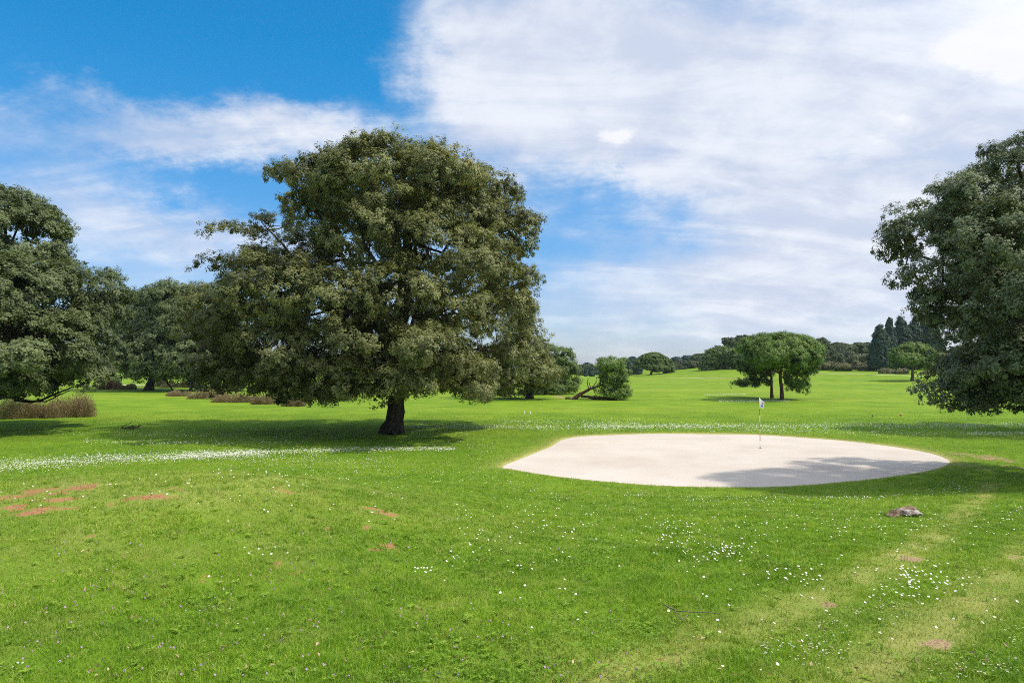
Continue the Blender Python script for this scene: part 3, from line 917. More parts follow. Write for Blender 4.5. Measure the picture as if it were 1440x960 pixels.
def fallen_extra(mb, rng):
    Q = lambda px, py, dy=0: at(px, py, D + dy)
    P = np.array([Q(806, 562), Q(818, 553), Q(830, 546.5), Q(842, 542.5), Q(856, 538)]); P[0, 2] = gz(P[0, 0], P[0, 1]) - .05
    mb.tube(P, [.20, .175, .14, .11, .07], 9, rng, .05)
    limb(mb, rng, Q(842, 543), Q(848, 522), .09, .05, 7, .08)
    A = [Q(817, 557.5), Q(826, 557.5), Q(838, 560), Q(852, 560), Q(868, 561)]
    A = np.array(A); A[1:, 2] = np.maximum(A[1:, 2], gz(A[1:, 0], A[1:, 1]) + .12)
    mb.tube(A, [.13, .15, .17, .16, .12], 8, rng, .08)
    for (x0, y0, x1, y1) in [(832, 545, 838, 531), (831, 545, 829, 537), (838, 531, 845, 533), (834, 546, 838, 556), (828, 546, 828, 532), (848, 540, 853, 534), (845, 541, 852, 543)]:
        limb(mb, rng, Q(x0, y0), Q(x1, y1), .05, .02, 7, .3, 5)
    for kx in range(26):
        x0 = rng.uniform(832, 870)
        p = Q(x0, 559.5, rng.uniform(-.6, .6)); e = p + np.array([rng.normal(0, .7), rng.normal(0, .4), rng.uniform(.0, .5)])
        limb(mb, rng, p, e, .035, .012, 5, .2, 4)


tree('fallen_pine', 'half fallen pine with a slanting bare trunk and its crown resting on the lawn', 'tree', None, b, L, M_PINE, BARKP, rng, [(b, .24), (at(818, 553, D), .2)], .5, .42, 13, .24, 14, .10, .3,
     .9, .2, 0, .03, .7, flat=.8, upb=.4, flare=1.1, limb_lobes=[], extra=fallen_extra)

# the two umbrella pines standing together
b = g1(1099.5, 562); D = b[1]
L = lobes_px(D, [(1094, 488, 54, 19, 0, 3.4, 1.2, .05), (1070, 496, 26, 18, -.5, 1.8, 1, 0), (1098, 498, 48, 18, -1, 2.8, 1.2, .02), (1120, 492, 34, 18, .5, 2.4, 1, .05), (1076, 510, 22, 10, .5, 1.6, 1, -.03), (1128, 500, 26, 19, 0, 2.2, 1, .07), (1085, 501, 24, 14, -2, 1.8, 1, .08), (1110, 508, 26, 12, -2, 1.8, 1, .03), (1140, 510, 13, 14, 0, 1.2, 1, .05), (1118, 534, 17, 12, .5, 1.3, .8, -.03), (1128, 545, 9, 8, .5, .8, .9, -.05), (1108, 543, 6, 6, .5, .6, .8, -.02),
                 (1100, 480, 32, 9, .5, 2.2, 1, .05), (1122, 520, 17, 10, 1, 1.4, .7, -.04)])
rng = np.random.default_rng(12)
Q = lambda px, py, dy=0.0: at(px, py, b[1] + dy)
tree('umbrella_pine', 'bright umbrella pine with the broader rounded crown, nearer of the two standing together', 'tree', 'umbrella pines standing together', b, L, M_PINE, BARKP, rng,
     [(b, .20), (Q(1099, 545), .165), (Q(1097, 528), .155), (Q(1100, 510), .13), (Q(1102, 495), .07)], .52, .34, 14, .25, 15, .10, .3, .5, .55, .1, .03, .7, flat=.75, upb=.5, flare=1.25)
b2 = g1(1085.5, 559.5); D = b2[1]
L = lobes_px(D, [(1065, 492, 20, 14, 1.0, 1.8, 1, -.06), (1052, 510, 17, 15, 1, 1.5, 1, -.08), (1078, 484, 18, 10, 1.0, 1.6, 1, -.02), (1066, 522, 20, 9, 1, 1.4, .8, -.06), (1053, 537, 16, 5, 0, 1.2, .8, -.04), (1040, 541, 8, 4, 0, .7, .9, -.02), (1072, 537, 12, 5, 0, 1, .7, -.05), (1082, 515, 13, 11, 1, 1.2, .6, -.06)])
Q = lambda px, py, dy=0.0: at(px, py, b2[1] + dy)
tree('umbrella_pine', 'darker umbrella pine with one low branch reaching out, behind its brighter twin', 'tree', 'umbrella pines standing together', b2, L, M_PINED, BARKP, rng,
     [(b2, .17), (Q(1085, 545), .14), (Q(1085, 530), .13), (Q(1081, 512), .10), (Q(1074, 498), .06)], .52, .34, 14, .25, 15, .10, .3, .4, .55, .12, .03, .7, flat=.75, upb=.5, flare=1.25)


# ---- farther trees: px, py are the crown's centre, W/H its half-size, by the foot row, Y its distance
def far_tree(name, label, kind, px, py, w, h, by, Y, seed, m_leaf, m_bark=BARK, n=9, leaf=None, lobes=None, trunk_w=None, cat='tree', group=None, dens=1.0, tpx=None):
    r = np.random.default_rng(seed)
    k = Y / F
    tpx = px if tpx is None else tpx
    b = at(tpx, by, Y); b[2] = gz(b[0], b[1])
    L = []
    if lobes is None:
        if kind == 'cone':
            for t in np.linspace(0, 1, 11):
                ww = w * (1 - .74 * t ** 3.6) * (.85 + .15 * math.sin(3 * t + 1))
                L.append((px + r.normal(0, w * .07), py + h - 2 * h * (.06 + .88 * t), ww, h * .2, 0, None, 1, r.normal(0, .03)))
        elif kind == 'umbrella':
            L.append((px, py - h * .1, w * .85, h * .72, 0, None, 1, 0))
            for j in range(n):
                a = r.uniform(0, 2 * math.pi); rr = r.uniform(.45, .8)
                L.append((px + math.cos(a) * w * rr, py - h * .1 + abs(math.sin(a)) * -h * .35 * rr + r.uniform(-.1, .45) * h, w * .38, h * .36, math.sin(a) * w * rr * k, None, 1, r.normal(0, .05)))
        else:
            L.append((px, py, w * .75, h * .75, 0, None, 1, 0))
            for j in range(n):
                a = r.uniform(0, 2 * math.pi); e = r.uniform(-.7, .85)
                q = math.sqrt(max(0, 1 - e * e))
                L.append((px + math.cos(a) * w * q * .62, py - e * h * .62, w * .42, h * .42, math.sin(a) * w * .6 * k, None, 1, r.normal(0, .07)))
    else:
        L = lobes
    L = lobes_px(Y, L)
    s = max(Y / 960 * 1.0, .09)            # about the size of one picture point at that distance
    lf = leaf or s * .9
    rad = min(w, h) * k
    tr = None
    tw = (trunk_w or w * .07) * k
    if kind not in ('bush',):
        tr = [(b, tw), (at(tpx + (px - tpx) * .3, (by + py) / 2 + h * .2, Y), tw * .8), (at(px, py, Y), tw * .5), (at(px, py - h * .5, Y), tw * .2)]
    return tree(name, label, cat, group, b, L, m_leaf, m_bark, r, tr, max(rad * .16, lf * 1.6), max(rad * .16, lf * 1.6) ** 2 * 1.05 / dens, 9, max(rad * .07, lf * .9), 9, lf, .45 if kind != 'cone' else .35,
                .4, .4, .06 if kind not in ('cone', 'bush') else 0, max(.03, tw * .12), .6, .12, .8, .4, 1.2, .74, k=7, limb_lobes=[] if kind in ('cone', 'bush') else None, shr=.15)


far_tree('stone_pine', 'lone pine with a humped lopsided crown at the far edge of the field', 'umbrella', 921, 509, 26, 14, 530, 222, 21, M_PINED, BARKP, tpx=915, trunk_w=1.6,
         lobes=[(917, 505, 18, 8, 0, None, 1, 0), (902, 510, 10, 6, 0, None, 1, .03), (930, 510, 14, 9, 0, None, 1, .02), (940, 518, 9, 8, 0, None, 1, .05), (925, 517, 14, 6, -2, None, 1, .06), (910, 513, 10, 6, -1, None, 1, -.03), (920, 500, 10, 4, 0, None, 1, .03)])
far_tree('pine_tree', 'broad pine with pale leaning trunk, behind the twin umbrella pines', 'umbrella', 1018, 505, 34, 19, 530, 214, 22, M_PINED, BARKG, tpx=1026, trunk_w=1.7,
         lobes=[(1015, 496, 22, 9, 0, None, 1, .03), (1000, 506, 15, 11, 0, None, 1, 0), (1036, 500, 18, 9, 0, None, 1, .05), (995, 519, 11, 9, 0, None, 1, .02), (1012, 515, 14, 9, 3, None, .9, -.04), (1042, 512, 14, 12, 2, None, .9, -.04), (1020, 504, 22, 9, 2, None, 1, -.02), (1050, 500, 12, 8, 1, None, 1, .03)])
far_tree('pine_tree', 'tall open topped pine rising above the trees beside the twin pines', 'round', 1038, 481, 22, 11, 529, 245, 23, M_OAKD, BARKG, dens=.8,
         lobes=[(1045, 478, 14, 7, 0, None, .8, .05), (1026, 481, 9, 6, 0, None, .8, .1), (1020, 479, 5, 4, 0, None, .8, -.05), (1035, 486, 12, 6, 0, None, .8, .1), (1055, 484, 9, 7, 0, None, .8, 0)])
far_tree('oak_tree', 'low brown topped oak thicket beside the humped pine', 'round', 967, 517, 24, 13, 529, 236, 24, M_OAKD, n=12)
far_tree('oak_tree', 'small tuft topped oak above the brown topped thicket', 'round', 982, 504, 9, 8, 529, 250, 25, M_OAKD)
far_tree('oak_tree', 'narrow dark oak filling the gap beside the broad pine', 'round', 990, 515, 14, 14, 529, 243, 26, M_OAKD)
far_tree('pine_tree', 'distant haze-blue pine showing just over the humped pine', 'round', 889, 509, 9, 8, 529, 330, 27, M_BLUE)
far_tree('pine_tree', 'distant haze-blue pine beside the brown topped thicket, nearer the humped pine', 'umbrella', 951, 507, 8, 6, 529, 330, 28, M_BLUE)
far_tree('pine_tree', 'distant haze-blue flat topped pine over the brown topped thicket', 'umbrella', 966, 504, 9, 5, 529, 340, 29, M_BLUE)
far_tree('oak_tree', 'far rounded oak just behind the fallen pine crown', 'round', 880, 516, 14, 10, 530, 275, 30, M_OAKD)
far_tree('cypress_tree', 'small lone cypress between the fallen pine and the humped pine', 'cone', 884.5, 519, 3.2, 9.5, 529, 240, 31, M_CYP)
far_tree('oak_tree', 'small grey shrubby oak under the humped pine', 'round', 892, 521, 6, 8, 529, 245, 32, M_OAKD)
far_tree('cypress_tree', 'blunt dark cypress touching the humped pine', 'cone', 898.5, 519, 4.5, 10, 529, 238, 33, M_CYP)
far_tree('oak_tree', 'pale distant oak seen in the gap over the fallen trunk', 'round', 822, 521, 13, 9, 530, 270, 34, M_OAKD)
far_tree('oak_tree', 'distant oak close to the fallen pine crown', 'round', 843, 522, 11, 8, 530, 280, 35, M_OAKD)
far_tree('pine_tree', 'distant haze-blue pine above the gap over the fallen trunk', 'round', 828, 515, 8, 5, 529, 340, 36, M_BLUE)
far_tree('cypress_tree', 'slimmer of two small cypresses in the gap over the fallen trunk', 'cone', 824, 523, 2.0, 6.5, 529.5, 245, 37, M_CYP, group='small far cypresses')
far_tree('cypress_tree', 'broader of two small cypresses in the gap over the fallen trunk', 'cone', 832, 521.5, 3.4, 8, 529.5, 240, 38, M_CYP, group='small far cypresses')
far_tree('oak_tree', 'far oak hidden mostly by the pine beside the brown tinged oak', 'round', 806, 520, 14, 10, 530, 285, 39, M_OAKD)
far_tree('oak_tree', 'far oak glimpsed at the back of the twin pines', 'round', 1070, 512, 22, 17, 529, 250, 40, M_OAKD)
far_tree('oak_tree', 'far oak between the trunks of the twin pines', 'round', 1100, 513, 24, 14, 528, 250, 41, M_OAKD)

# the rise beyond: oaks, scrub and shrubs
far_tree('oak_tree', 'tall dark round oak just clear of the twin pines', 'round', 1157, 496, 19, 22, 520, 226, 42, M_OAKD, n=12)
far_tree('oak_tree', 'oak with a flat top on the skyline behind the yellow scrub', 'round', 1185, 491, 20, 10, 514, 262, 43, M_OAKD)
far_tree('oak_tree', 'oak on the skyline touching the tall cypresses', 'round', 1212, 490, 18, 9, 512, 265, 44, M_OAKD)
far_tree('pine_tree', 'distant haze-blue pine in the dip of the skyline by the dark round oak', 'round', 1178, 489, 8, 5, 514, 320, 45, M_BLUE)
far_tree('oak_tree', 'brownish oak below the flat topped skyline oak', 'round', 1192, 501, 20, 9, 516, 244, 46, M_OAKD)
far_tree('oak_tree', 'deep green round oak beside the dark round oak', 'round', 1178, 506, 10, 10, 518, 232, 47, M_OAKD)
far_tree('oak_tree', 'pale green oak in the middle of the scrub slope', 'round', 1204, 506, 14, 9, 518, 236, 48, M_OAKG)
far_tree('shrub', 'tall yellow green shrub standing against the tall cypresses', 'bush', 1217, 506, 9, 8, 516, 226, 49, M_YEL, cat='shrub')
for i_, (px, py, w, h, by, Y, mm, lab) in enumerate([
        (1146, 516, 10, 8, 523, 208, M_SCRUBG, 'grey olive shrub nearest the dark round oak'),
        (1163, 515, 11, 7, 522, 210, M_SCRUBG, 'green shrub below the dark round oak, second along the row'),
        (1186, 517, 17, 8, 524, 204, M_SCRUBG, 'widest green shrub by the sandy path'),
        (1205, 514, 8, 8, 520, 212, M_SCRUBG, 'small shrub tucked behind the widest shrub by the path'),
        (1218, 517, 14, 7, 523, 206, M_SCRUBG, 'olive shrub below the yellow green shrub'),
        (1247, 523, 12, 5, 528, 184, M_SCRUBG, 'low olive shrub in front of the cypresses'),
        (1268, 523, 10, 6, 529, 182, M_SCRUBG, 'low olive shrub beside the spreading pine trunk'),
        (1306, 526, 16, 5, 531, 180, M_SCRUBG, 'low olive scrub under the spreading pine'),
        (1330, 512, 14, 18, 530, 168, M_SCRUBG, 'grey green bush half behind the hanging oak')]):
    far_tree('shrub', lab, 'bush', px, py, w, h, by, Y, 60 + i_, mm, cat='shrub', n=7)
for i_, (px, w, top, bot, Y, lab) in enumerate([
        (1239, 17, 459, 518, 200, 'broad dark cypress first in its row, beside the yellow green shrub'),
        (1251, 10, 449, 516, 204, 'slim pointed cypress squeezed against the broad first cypress'),
        (1268, 17, 447, 515, 210, 'tallest broad cypress above the spreading pine'),
        (1285, 17, 452, 515, 212, 'blunt paler cypress in the middle of the row'),
        (1299, 12, 452, 515, 216, 'narrow cypress with a thin spire tip'),
        (1312, 15, 450, 516, 206, 'cypress half hidden by the hanging oak')]):
    far_tree('cypress_tree', lab, 'cone', px, (top + bot) / 2, w, (bot - top) / 2, bot + 4, Y, 80 + i_, M_CYP, group='tall cypresses', dens=1.3, cat='tree')
b = g1(1283, 535.5)
far_tree('umbrella_pine', 'spreading light green pine on a forked trunk below the tall cypresses', 'umbrella', 1284, 502, 35, 20, 535.5, float(b[1]), 90, M_PINE, BARKG, tpx=1283, trunk_w=2.2,
         lobes=[(1285, 491, 22, 9, 0, None, 1, .05), (1265, 500, 15, 10, 0, None, 1, 0), (1306, 500, 14, 9, 0, None, 1, .03), (1280, 505, 18, 8, -3, None, 1, .04), (1300, 512, 12, 7, 0, None, .9, -.03), (1260, 512, 9, 6, 0, None, .9, -.03), (1292, 498, 18, 9, 2, None, .9, 0)])
for i_, (px, py, w, h, Y, lab) in enumerate([(1360, 505, 26, 22, 190, 'far oak glimpsed through the thin edge of the hanging oak'), (1405, 505, 28, 24, 185, 'oak glimpsed through the densest part of the hanging oak'), (1460, 500, 30, 28, 180, 'oak hidden behind the hanging oak')]):
    if px < 1440: far_tree('oak_tree', lab, 'round', px, py, w, h, 530, Y, 95 + i_, M_OAKD)

# brown scrub around the oaks: upright twiggy clumps
def scrub_bush(name, label, cat, px, w, top, by, Y, seed, m, n, leaf, depth=None):
    r = np.random.default_rng(seed)
    b = at(px, by, Y); b[2] = gz(b[0], b[1])
    k = Y / F
    W_, H_ = w * k, (by - top) * k
    Dp = depth or W_ * .7
    root = thing(name, b, label, cat, 'brown scrub under the oaks')
    nl = max(6, int(w / 3))
    lx = r.uniform(-.72, .72, nl) * W_; ly = r.uniform(-.6, .6, nl) * Dp
    lr = r.uniform(.22, .46, nl) * min(W_, 2.2 * H_ + W_ * .3); lh = H_ * r.uniform(.5, 1.1, nl) * np.sqrt(np.clip(1 - (lx / W_) ** 2 * 1.1, .08, 1))
    j = r.integers(0, nl, n)
    d = norm(r.normal(size=(n, 3)) * np.array([1, 1, .8])); d[:, 2] = np.abs(d[:, 2])
    f = r.uniform(.2, 1.0, n) ** .6 + .22 * r.random(n) ** 5
    P = np.stack([lx[j] + d[:, 0] * lr[j] * f, ly[j] + d[:, 1] * lr[j] * f, d[:, 2] * lh[j] * f], -1)
    gx_ = gz(P[:, 0] + b[0], P[:, 1] + b[1]) - b[2]
    P[:, 2] += gx_
    up = norm(d * np.array([.8, .8, .9]) + np.array([0, 0, .7]) + r.normal(0, .35, (n, 3)))
    N = norm(np.cross(up, r.normal(size=(n, 3))))
    T = np.clip(.42 + r.normal(0, .13, n) + .16 * np.sin(j * 2.7), 0, 1)
    link('crown', leaf_mesh('crown', P, N, leaf * r.uniform(.6, 1.6, n), .26, T, m, r, up), root)
    mb = MB()
    so_ = np.argsort(lx)
    mb.tube(np.stack([lx[so_], ly[so_], np.full(nl, -.04)], -1), max(.02, Y * .0003), 5)
    for q in range(46):
        jj = r.integers(0, nl)
        dd = norm(r.normal(size=3) * np.array([1, 1, .7])); dd[2] = abs(dd[2])
        a = np.array([lx[jj] * .9, ly[jj] * .9, -.05]); e = np.array([lx[jj] + dd[0] * lr[jj], ly[jj] + dd[1] * lr[jj], max(.1, dd[2]) * lh[jj] * 1.08])
        limb(mb, r, a, e, max(.012, Y * .0002), max(.006, Y * .00012), 5, .1, 4)
    link('branches', mb.mesh('branches', [BARKG]), root)
    return root


for i_, (px, w, top, by, Y, mm, lab) in enumerate([
        (104, 34, 548, 586, 47.0, M_SCRUB, 'rounded brown scrub bush at the open end of the mound under the grey-green oak'),
        (58, 36, 553, 586, 46.0, M_SCRUB, 'brown scrub bush under the forked low limb of the grey-green oak'),
        (6, 42, 549, 586, 46.0, M_SCRUBG, 'brown and green scrub bush at the picture edge under the grey-green oak'),
        (152, 17, 519, 542, 108, M_PINK, 'pinkish dry bush beyond the grey-green oak'),
        (182, 15, 537, 545, 108, M_SCRUB, 'low dry scrub beside the pinkish bush'),
        (262, 28, 534, 546, 116, M_SCRUBG, 'low green brown scrub behind the leaning trunk'),
        (232, 14, 530, 545, 118, M_SCRUBG, 'small bush right behind the leaning trunk'),
        (252, 24, 548, 557, 82, M_SCRUB, 'thin strip of dry scrub nearest the leaning trunk'),
        (290, 30, 548.5, 562, 73, M_SCRUB, 'dry brown scrub in the middle of the strip below the oaks'),
        (332, 30, 552, 567, 66, M_SCRUB, 'dry brown scrub just under the big oak, before the dipping limb'),
        (374, 26, 556, 570, 63, M_SCRUB, 'reddish brown scrub behind the dipping limb'),
        (412, 23, 561, 573, 59.5, M_SCRUB, 'pale brown scrub clump at the end of the strip under the big oak')]):
    scrub_bush('scrub_bush', lab, 'bush', px, w, top, by, Y, 110 + i_, mm, int(min(26000, 5500 + w * (by - top) * 13)), max(.04, Y / 960 * .85))

# ------------------------------------------------------------------ lawn grass
rng = np.random.default_rng(21)


def scatter(n, y0, y1, margin=260):
    """points spread over the seen lawn, thinning with distance"""
    y = rng.uniform(y0, y1, n)
    a0, a1 = (-margin - 720) / F, (1440 + margin - 720) / F
    x = y * rng.uniform(a0, a1, n)
    return x, y


m, T = mat('grass_blade')
t = T.attr('tint'); d = T.attr('dry')
c = T.mix(T.maprange(t, 0, .8, smooth=False), GRASS_A, GRASS_B)
c = T.mix(T.maprange(t, .88, 1.0), c, GRASS_C)
c = T.mix(T.math('MULTIPLY', d, .8), c, (.42, .42, .13))
p = principled(T, c, .5, .25)
tr = T.new('ShaderNodeBsdfTranslucent'); T.put(tr.inputs[0], T.mix(1.0, c, (1.3, 1.25, .5), 'MULTIPLY'))
ms = T.new('ShaderNodeMixShader'); ms.inputs[0].default_value = .35
T.l.new(p, ms.inputs[1]); T.l.new(tr.outputs[0], ms.inputs[2])
finish(T, ms.outputs[0])
M_GRASS = m

def hash01(a, b): return np.mod(np.abs(np.sin(a * 12.9898 + b * 78.233)) * 43758.5453, 1.0)


def patch0(x, y): return fbm(x, y, 2.1, 19.0)


bands = [(2.2, 6.0, 330000, .0042, .038, True), (6.0, 11.0, 330000, .0062, .040, True), (11.0, 20.0, 360000, .010, .045, False), (20.0, 34.0, 330000, .017, .05, False), (34.0, 58.0, 260000, .030, .055, False)]
VV, II, SS, TT, DD = [], [], [], [], []
off = 0
for (y0, y1, n, w, h, fine) in bands:
    x, y = scatter(n, y0, y1)
    s = soil_at(x, y); dr = dry_at(x, y); sd2 = green_sd(x, y)
    tuft = fbm(x, y, 3.1, 5.0)
    keep = (sd2 > rng.normal(.02, .04, n) + .10 * fbm(x, y, 2.6, 3.0) + .05 * fbm(x, y, 9.0)) & (rng.random(n) > np.clip(s * 2.2 - .12 - .9 * sm(.15, .5, fbm(x, y, 8.0, 6.0)), 0, .93)) & (rng.random(n) > dr * .55) & (rng.random(n) < .78 + .3 * tuft)
    if y1 > 50: keep &= rng.random(n) < sm(58, 38, y)
    x, y, dr, tuft, sd2 = x[keep], y[keep], dr[keep], tuft[keep], sd2[keep]
    n = len(x)
    z = gz(x, y)
    B = np.stack([x, y, z - .003], -1)
    hh = h * rng.uniform(.4, 1.3, n) * (1 - .45 * dr) * (1 + .45 * tuft - .25 * patch0(x, y))
    ww = w * rng.uniform(.7, 1.3, n)
    a = rng.uniform(0, 2 * np.pi, n); b = rng.uniform(0, 2 * np.pi, n)
    side = np.stack([np.cos(a), np.sin(a), np.zeros(n)], -1) * ww[:, None] * .5
    lean = np.stack([np.cos(b), np.sin(b), np.zeros(n)], -1) * (hh * rng.uniform(.2, 1.3, n))[:, None]
    up = np.stack([np.zeros(n), np.zeros(n), hh], -1)
    tip = B + up * .85 + lean
    patch = fbm(x, y, 1.5, 15.0)
    cs = .055 + y * .004
    cell = hash01(np.floor((x + .03 * np.sin(y * 40)) / cs), np.floor((y + .03 * np.sin(x * 37)) / cs))
    cell2 = hash01(np.floor(x / (cs * 2.3)) + 51, np.floor(y / (cs * 2.3)))
    hh = hh * (.6 + .8 * cell2)
    dr = np.clip(dr + (cell > .86) * .38 + (cell2 < .08) * .25, 0, 1)
    tint = np.clip(.44 + .25 * fbm(x, y, .8, 3.0) + .28 * patch + .12 * tuft + .34 * (cell - .5) + .22 * (cell2 - .5) + .10 * np.exp(-(((x + 3.5) / 4) ** 2 + ((y - 8) / 3.5) ** 2)) + rng.normal(0, .2, n), 0, 1)  # mound term paints its sunlit top into the blade tint
    fr2 = np.exp(-np.maximum(sd2, 0) / .35) * sm(21, 25, y) * .9
    dr = np.maximum(np.maximum(dr * .9, fr2), (rng.random(n) < .09) * rng.uniform(.4, .95, n))
    if fine:
        mid = B + up * .55 + lean * .3
        V = np.stack([B - side, B + side, mid + side * .75, mid - side * .75, tip], 1).reshape(-1, 3)
        base = np.arange(n)[:, None] * 5 + off
        II.append((base + np.array([[0, 1, 2, 3, 3, 2, 4]])).ravel())
        SS.append(np.tile([4, 3], n)); TT.append(np.repeat(tint, 2)); DD.append(np.repeat(dr, 2))
        off += n * 5
    else:
        V = np.stack([B - side, B + side, tip], 1).reshape(-1, 3)
        base = np.arange(n)[:, None] * 3 + off
        II.append((base + np.array([[0, 1, 2]])).ravel())
        SS.append(np.full(n, 3)); TT.append(tint); DD.append(dr)
        off += n * 3
    VV.append(V)
# clover and broad-leaf weeds among the nearer blades
x, y = scatter(60000, 2.2, 13.0)
cl = fbm(x, y, 1.1, 7.0)
k = (cl > .12) & (rng.random(len(x)) < .55) & (soil_at(x, y) < .25) & (green_sd(x, y) > .1)
x, y = x[k], y[k]
n = len(x); z = gz(x, y) + rng.uniform(.015, .04, n)
for j in range(3):
    a = rng.uniform(0, 2 * np.pi, n) if j == 0 else a + 2 * np.pi / 3
    dirv = np.stack([np.cos(a), np.sin(a), rng.uniform(-.2, .3, n)], -1)
    perp = np.stack([-np.sin(a), np.cos(a), rng.uniform(-.3, .3, n)], -1)
    r = (rng.uniform(.006, .012, n))[:, None]
    c0 = np.stack([x, y, z], -1)
    V = np.stack([c0, c0 + dirv * r - perp * r * .7, c0 + dirv * r * 1.9, c0 + dirv * r + perp * r * .7], 1).reshape(-1, 3)
    II.append(np.arange(n * 4) + off); SS.append(np.full(n, 4)); off += n * 4
    TT.append(np.clip(.35 + rng.normal(0, .15, n), 0, .85)); DD.append(np.zeros(n)); VV.append(V)
# weed rosettes and longer tufts
x, y = scatter(1500, 2.6, 15.0, 60)
k = (rng.random(len(x)) < .35 + .5 * (x < 0)) & (green_sd(x, y) > .2) & (soil_at(x, y) < .2)
x, y = x[k], y[k]; n = len(x); z0 = gz(x, y)
tone = rng.random(n)
for j in range(9):
    a = rng.uniform(0, 2 * np.pi, n)
    dirv = np.stack([np.cos(a), np.sin(a), rng.uniform(.25, .9, n)], -1); dirv = norm(dirv)
    perp = np.stack([-np.sin(a), np.cos(a), rng.uniform(-.2, .2, n)], -1)
    r = rng.uniform(.02, .05, n)[:, None]
    c0 = np.stack([x, y, z0 + .012], -1)
    V = np.stack([c0, c0 + dirv * r * .55 - perp * r * .22, c0 + dirv * r - np.array([0, 0, .25]) * r, c0 + dirv * r * .55 + perp * r * .22], 1).reshape(-1, 3)
    II.append(np.arange(n * 4) + off); SS.append(np.full(n, 4)); off += n * 4
    TT.append(np.clip(.2 + .55 * tone + rng.normal(0, .08, n), 0, .9)); DD.append(np.full(n, .12)); VV.append(V)
x, y = scatter(2600, 2.6, 22.0, 60)
k = (green_sd(x, y) > .2) & (soil_at(x, y) < .3)
x, y = x[k], y[k]; n = len(x); z0 = gz(x, y)
for j in range(12):
    a = rng.uniform(0, 2 * np.pi, n); h = rng.uniform(.045, .085, n)
    bx = x + rng.normal(0, .02, n); by_ = y + rng.normal(0, .02, n)
    side = np.stack([np.cos(a), np.sin(a), np.zeros(n)], -1) * (.0022 + y * .00016)[:, None]
    B = np.stack([bx, by_, z0 - .004], -1)
    tip = B + np.stack([rng.normal(0, .03, n), rng.normal(0, .03, n), h], -1)
    V = np.stack([B - side, B + side, tip], 1).reshape(-1, 3)
    II.append(np.arange(n * 3) + off); SS.append(np.full(n, 3)); off += n * 3
    TT.append(np.clip(rng.uniform(.15, .5, n), 0, 1)); DD.append(np.zeros(n)); VV.append(V)
me = np_mesh('grass', np.concatenate(VV), np.concatenate(II), np.concatenate(SS), {'tint': ('FACE', np.concatenate(TT)), 'dry': ('FACE', np.concatenate(DD))}, [M_GRASS])
tag(link('grass', me), 'short green lawn grass mixed with clover', 'grass', kind='stuff')
del VV, II, SS, TT, DD

# ------------------------------------------------------------------ daisies
M_PETAL = plain('daisy_petal', (.80, .80, .78), .6, .05, 30)
M_YOLK = plain('daisy_centre', (.62, .42, .03), .6, .15, 60)
M_STEM = plain('daisy_stem', (.07, .14, .02), .6, .2, 20)
M_LILAC = plain('lilac_petal', (.50, .30, .50), .6, .15, 30)

# px, py, half-width, half-height, count, label
NEAR = [
    (28, 942, 20, 11, 6, 'white daisy of the small bunch in the bottom corner below the mound'),
    (375, 778, 34, 14, 9, 'white daisy scattered on the mound slope beside the bare soil spots'),
    (330, 880, 130, 60, 16, 'white daisy dotted singly in the thick grass at the foot of the mound'),
    (593, 808, 22, 10, 14, 'white daisy of the small group in open grass between mound and twig'),
    (650, 792, 30, 14, 16, 'white daisy of the loose group uphill from the small open-grass group'),
    (735, 805, 20, 8, 8, 'white daisy of the thin group halfway between sand and bottom edge'),
    (780, 702, 30, 8, 22, 'white daisy close below the sand, on its mound side'),
    (913, 692, 60, 9, 60, 'white daisy in the strip just below the middle of the sand'),
    (955, 760, 45, 26, 60, 'white daisy in the open patch between the sand and the forked twig'),
    (1012, 782, 45, 16, 60, 'white daisy in the dense patch around a brown leaf below the sand'),
    (985, 702, 40, 9, 50, 'white daisy below the deepest part of the sand edge'),
    (1080, 702, 60, 10, 70, 'white daisy below the sand toward the bark slab'),
    (1195, 697, 100, 12, 200, 'white daisy in the broad drift between the sand and the bark slab'),
    (1335, 684, 42, 10, 130, 'white daisy in the thick drift where the shade meets the track'),
    (1300, 735, 40, 10, 22, 'white daisy near the stone beside the track'),
    (1120, 817, 34, 18, 30, 'white daisy in the patch just before the first worn track'),
    (1147, 922, 46, 20, 60, 'white daisy in the large cluster at the bottom between the tracks'),
    (1085, 916, 26, 9, 26, 'white daisy in the cluster on the near rim of the first track'),
    (1170, 890, 34, 14, 26, 'white daisy above the large bottom cluster'),
    (1287, 820, 28, 18, 46, 'white daisy in the bright patch between the two tracks'),
    (1258, 852, 44, 22, 44, 'white daisy trailing down from the bright patch between the tracks'),
    (1210, 866, 20, 8, 14, 'white daisy in the small gap group between the tracks'),
    (1345, 825, 34, 14, 24, 'white daisy beside the second track'),
    (1372, 945, 66, 18, 54, 'white daisy in the cluster on the far bank of the second track'),
    (1425, 900, 18, 20, 12, 'white daisy at the picture edge beyond the second track'),
    (1425, 722, 22, 24, 40, 'white daisy in the lit grass beyond the track by the oak shade'),
]
mb = MB()
np_ = 13
V = []; fs = []
for j in range(np_):
    a = 2 * math.pi * j / np_; w = .55 * math.pi / np_ * 1.7
    i0 = len(V)
    V += [[.004 * math.cos(a), .004 * math.sin(a), .046], [.0095 * math.cos(a - w), .0095 * math.sin(a - w), .0475], [.0135 * math.cos(a), .0135 * math.sin(a), .0485], [.0095 * math.cos(a + w), .0095 * math.sin(a + w), .0475]]
    fs.append((i0, i0 + 1, i0 + 2, i0 + 3))
mb.add(V, fs, 0)
V = [[0, 0, .0505]]; fs = []
for r, zz in ((.0028, .0500), (.0048, .0478)):
    V += [[r * math.cos(2 * math.pi * j / 8), r * math.sin(2 * math.pi * j / 8), zz] for j in range(8)]
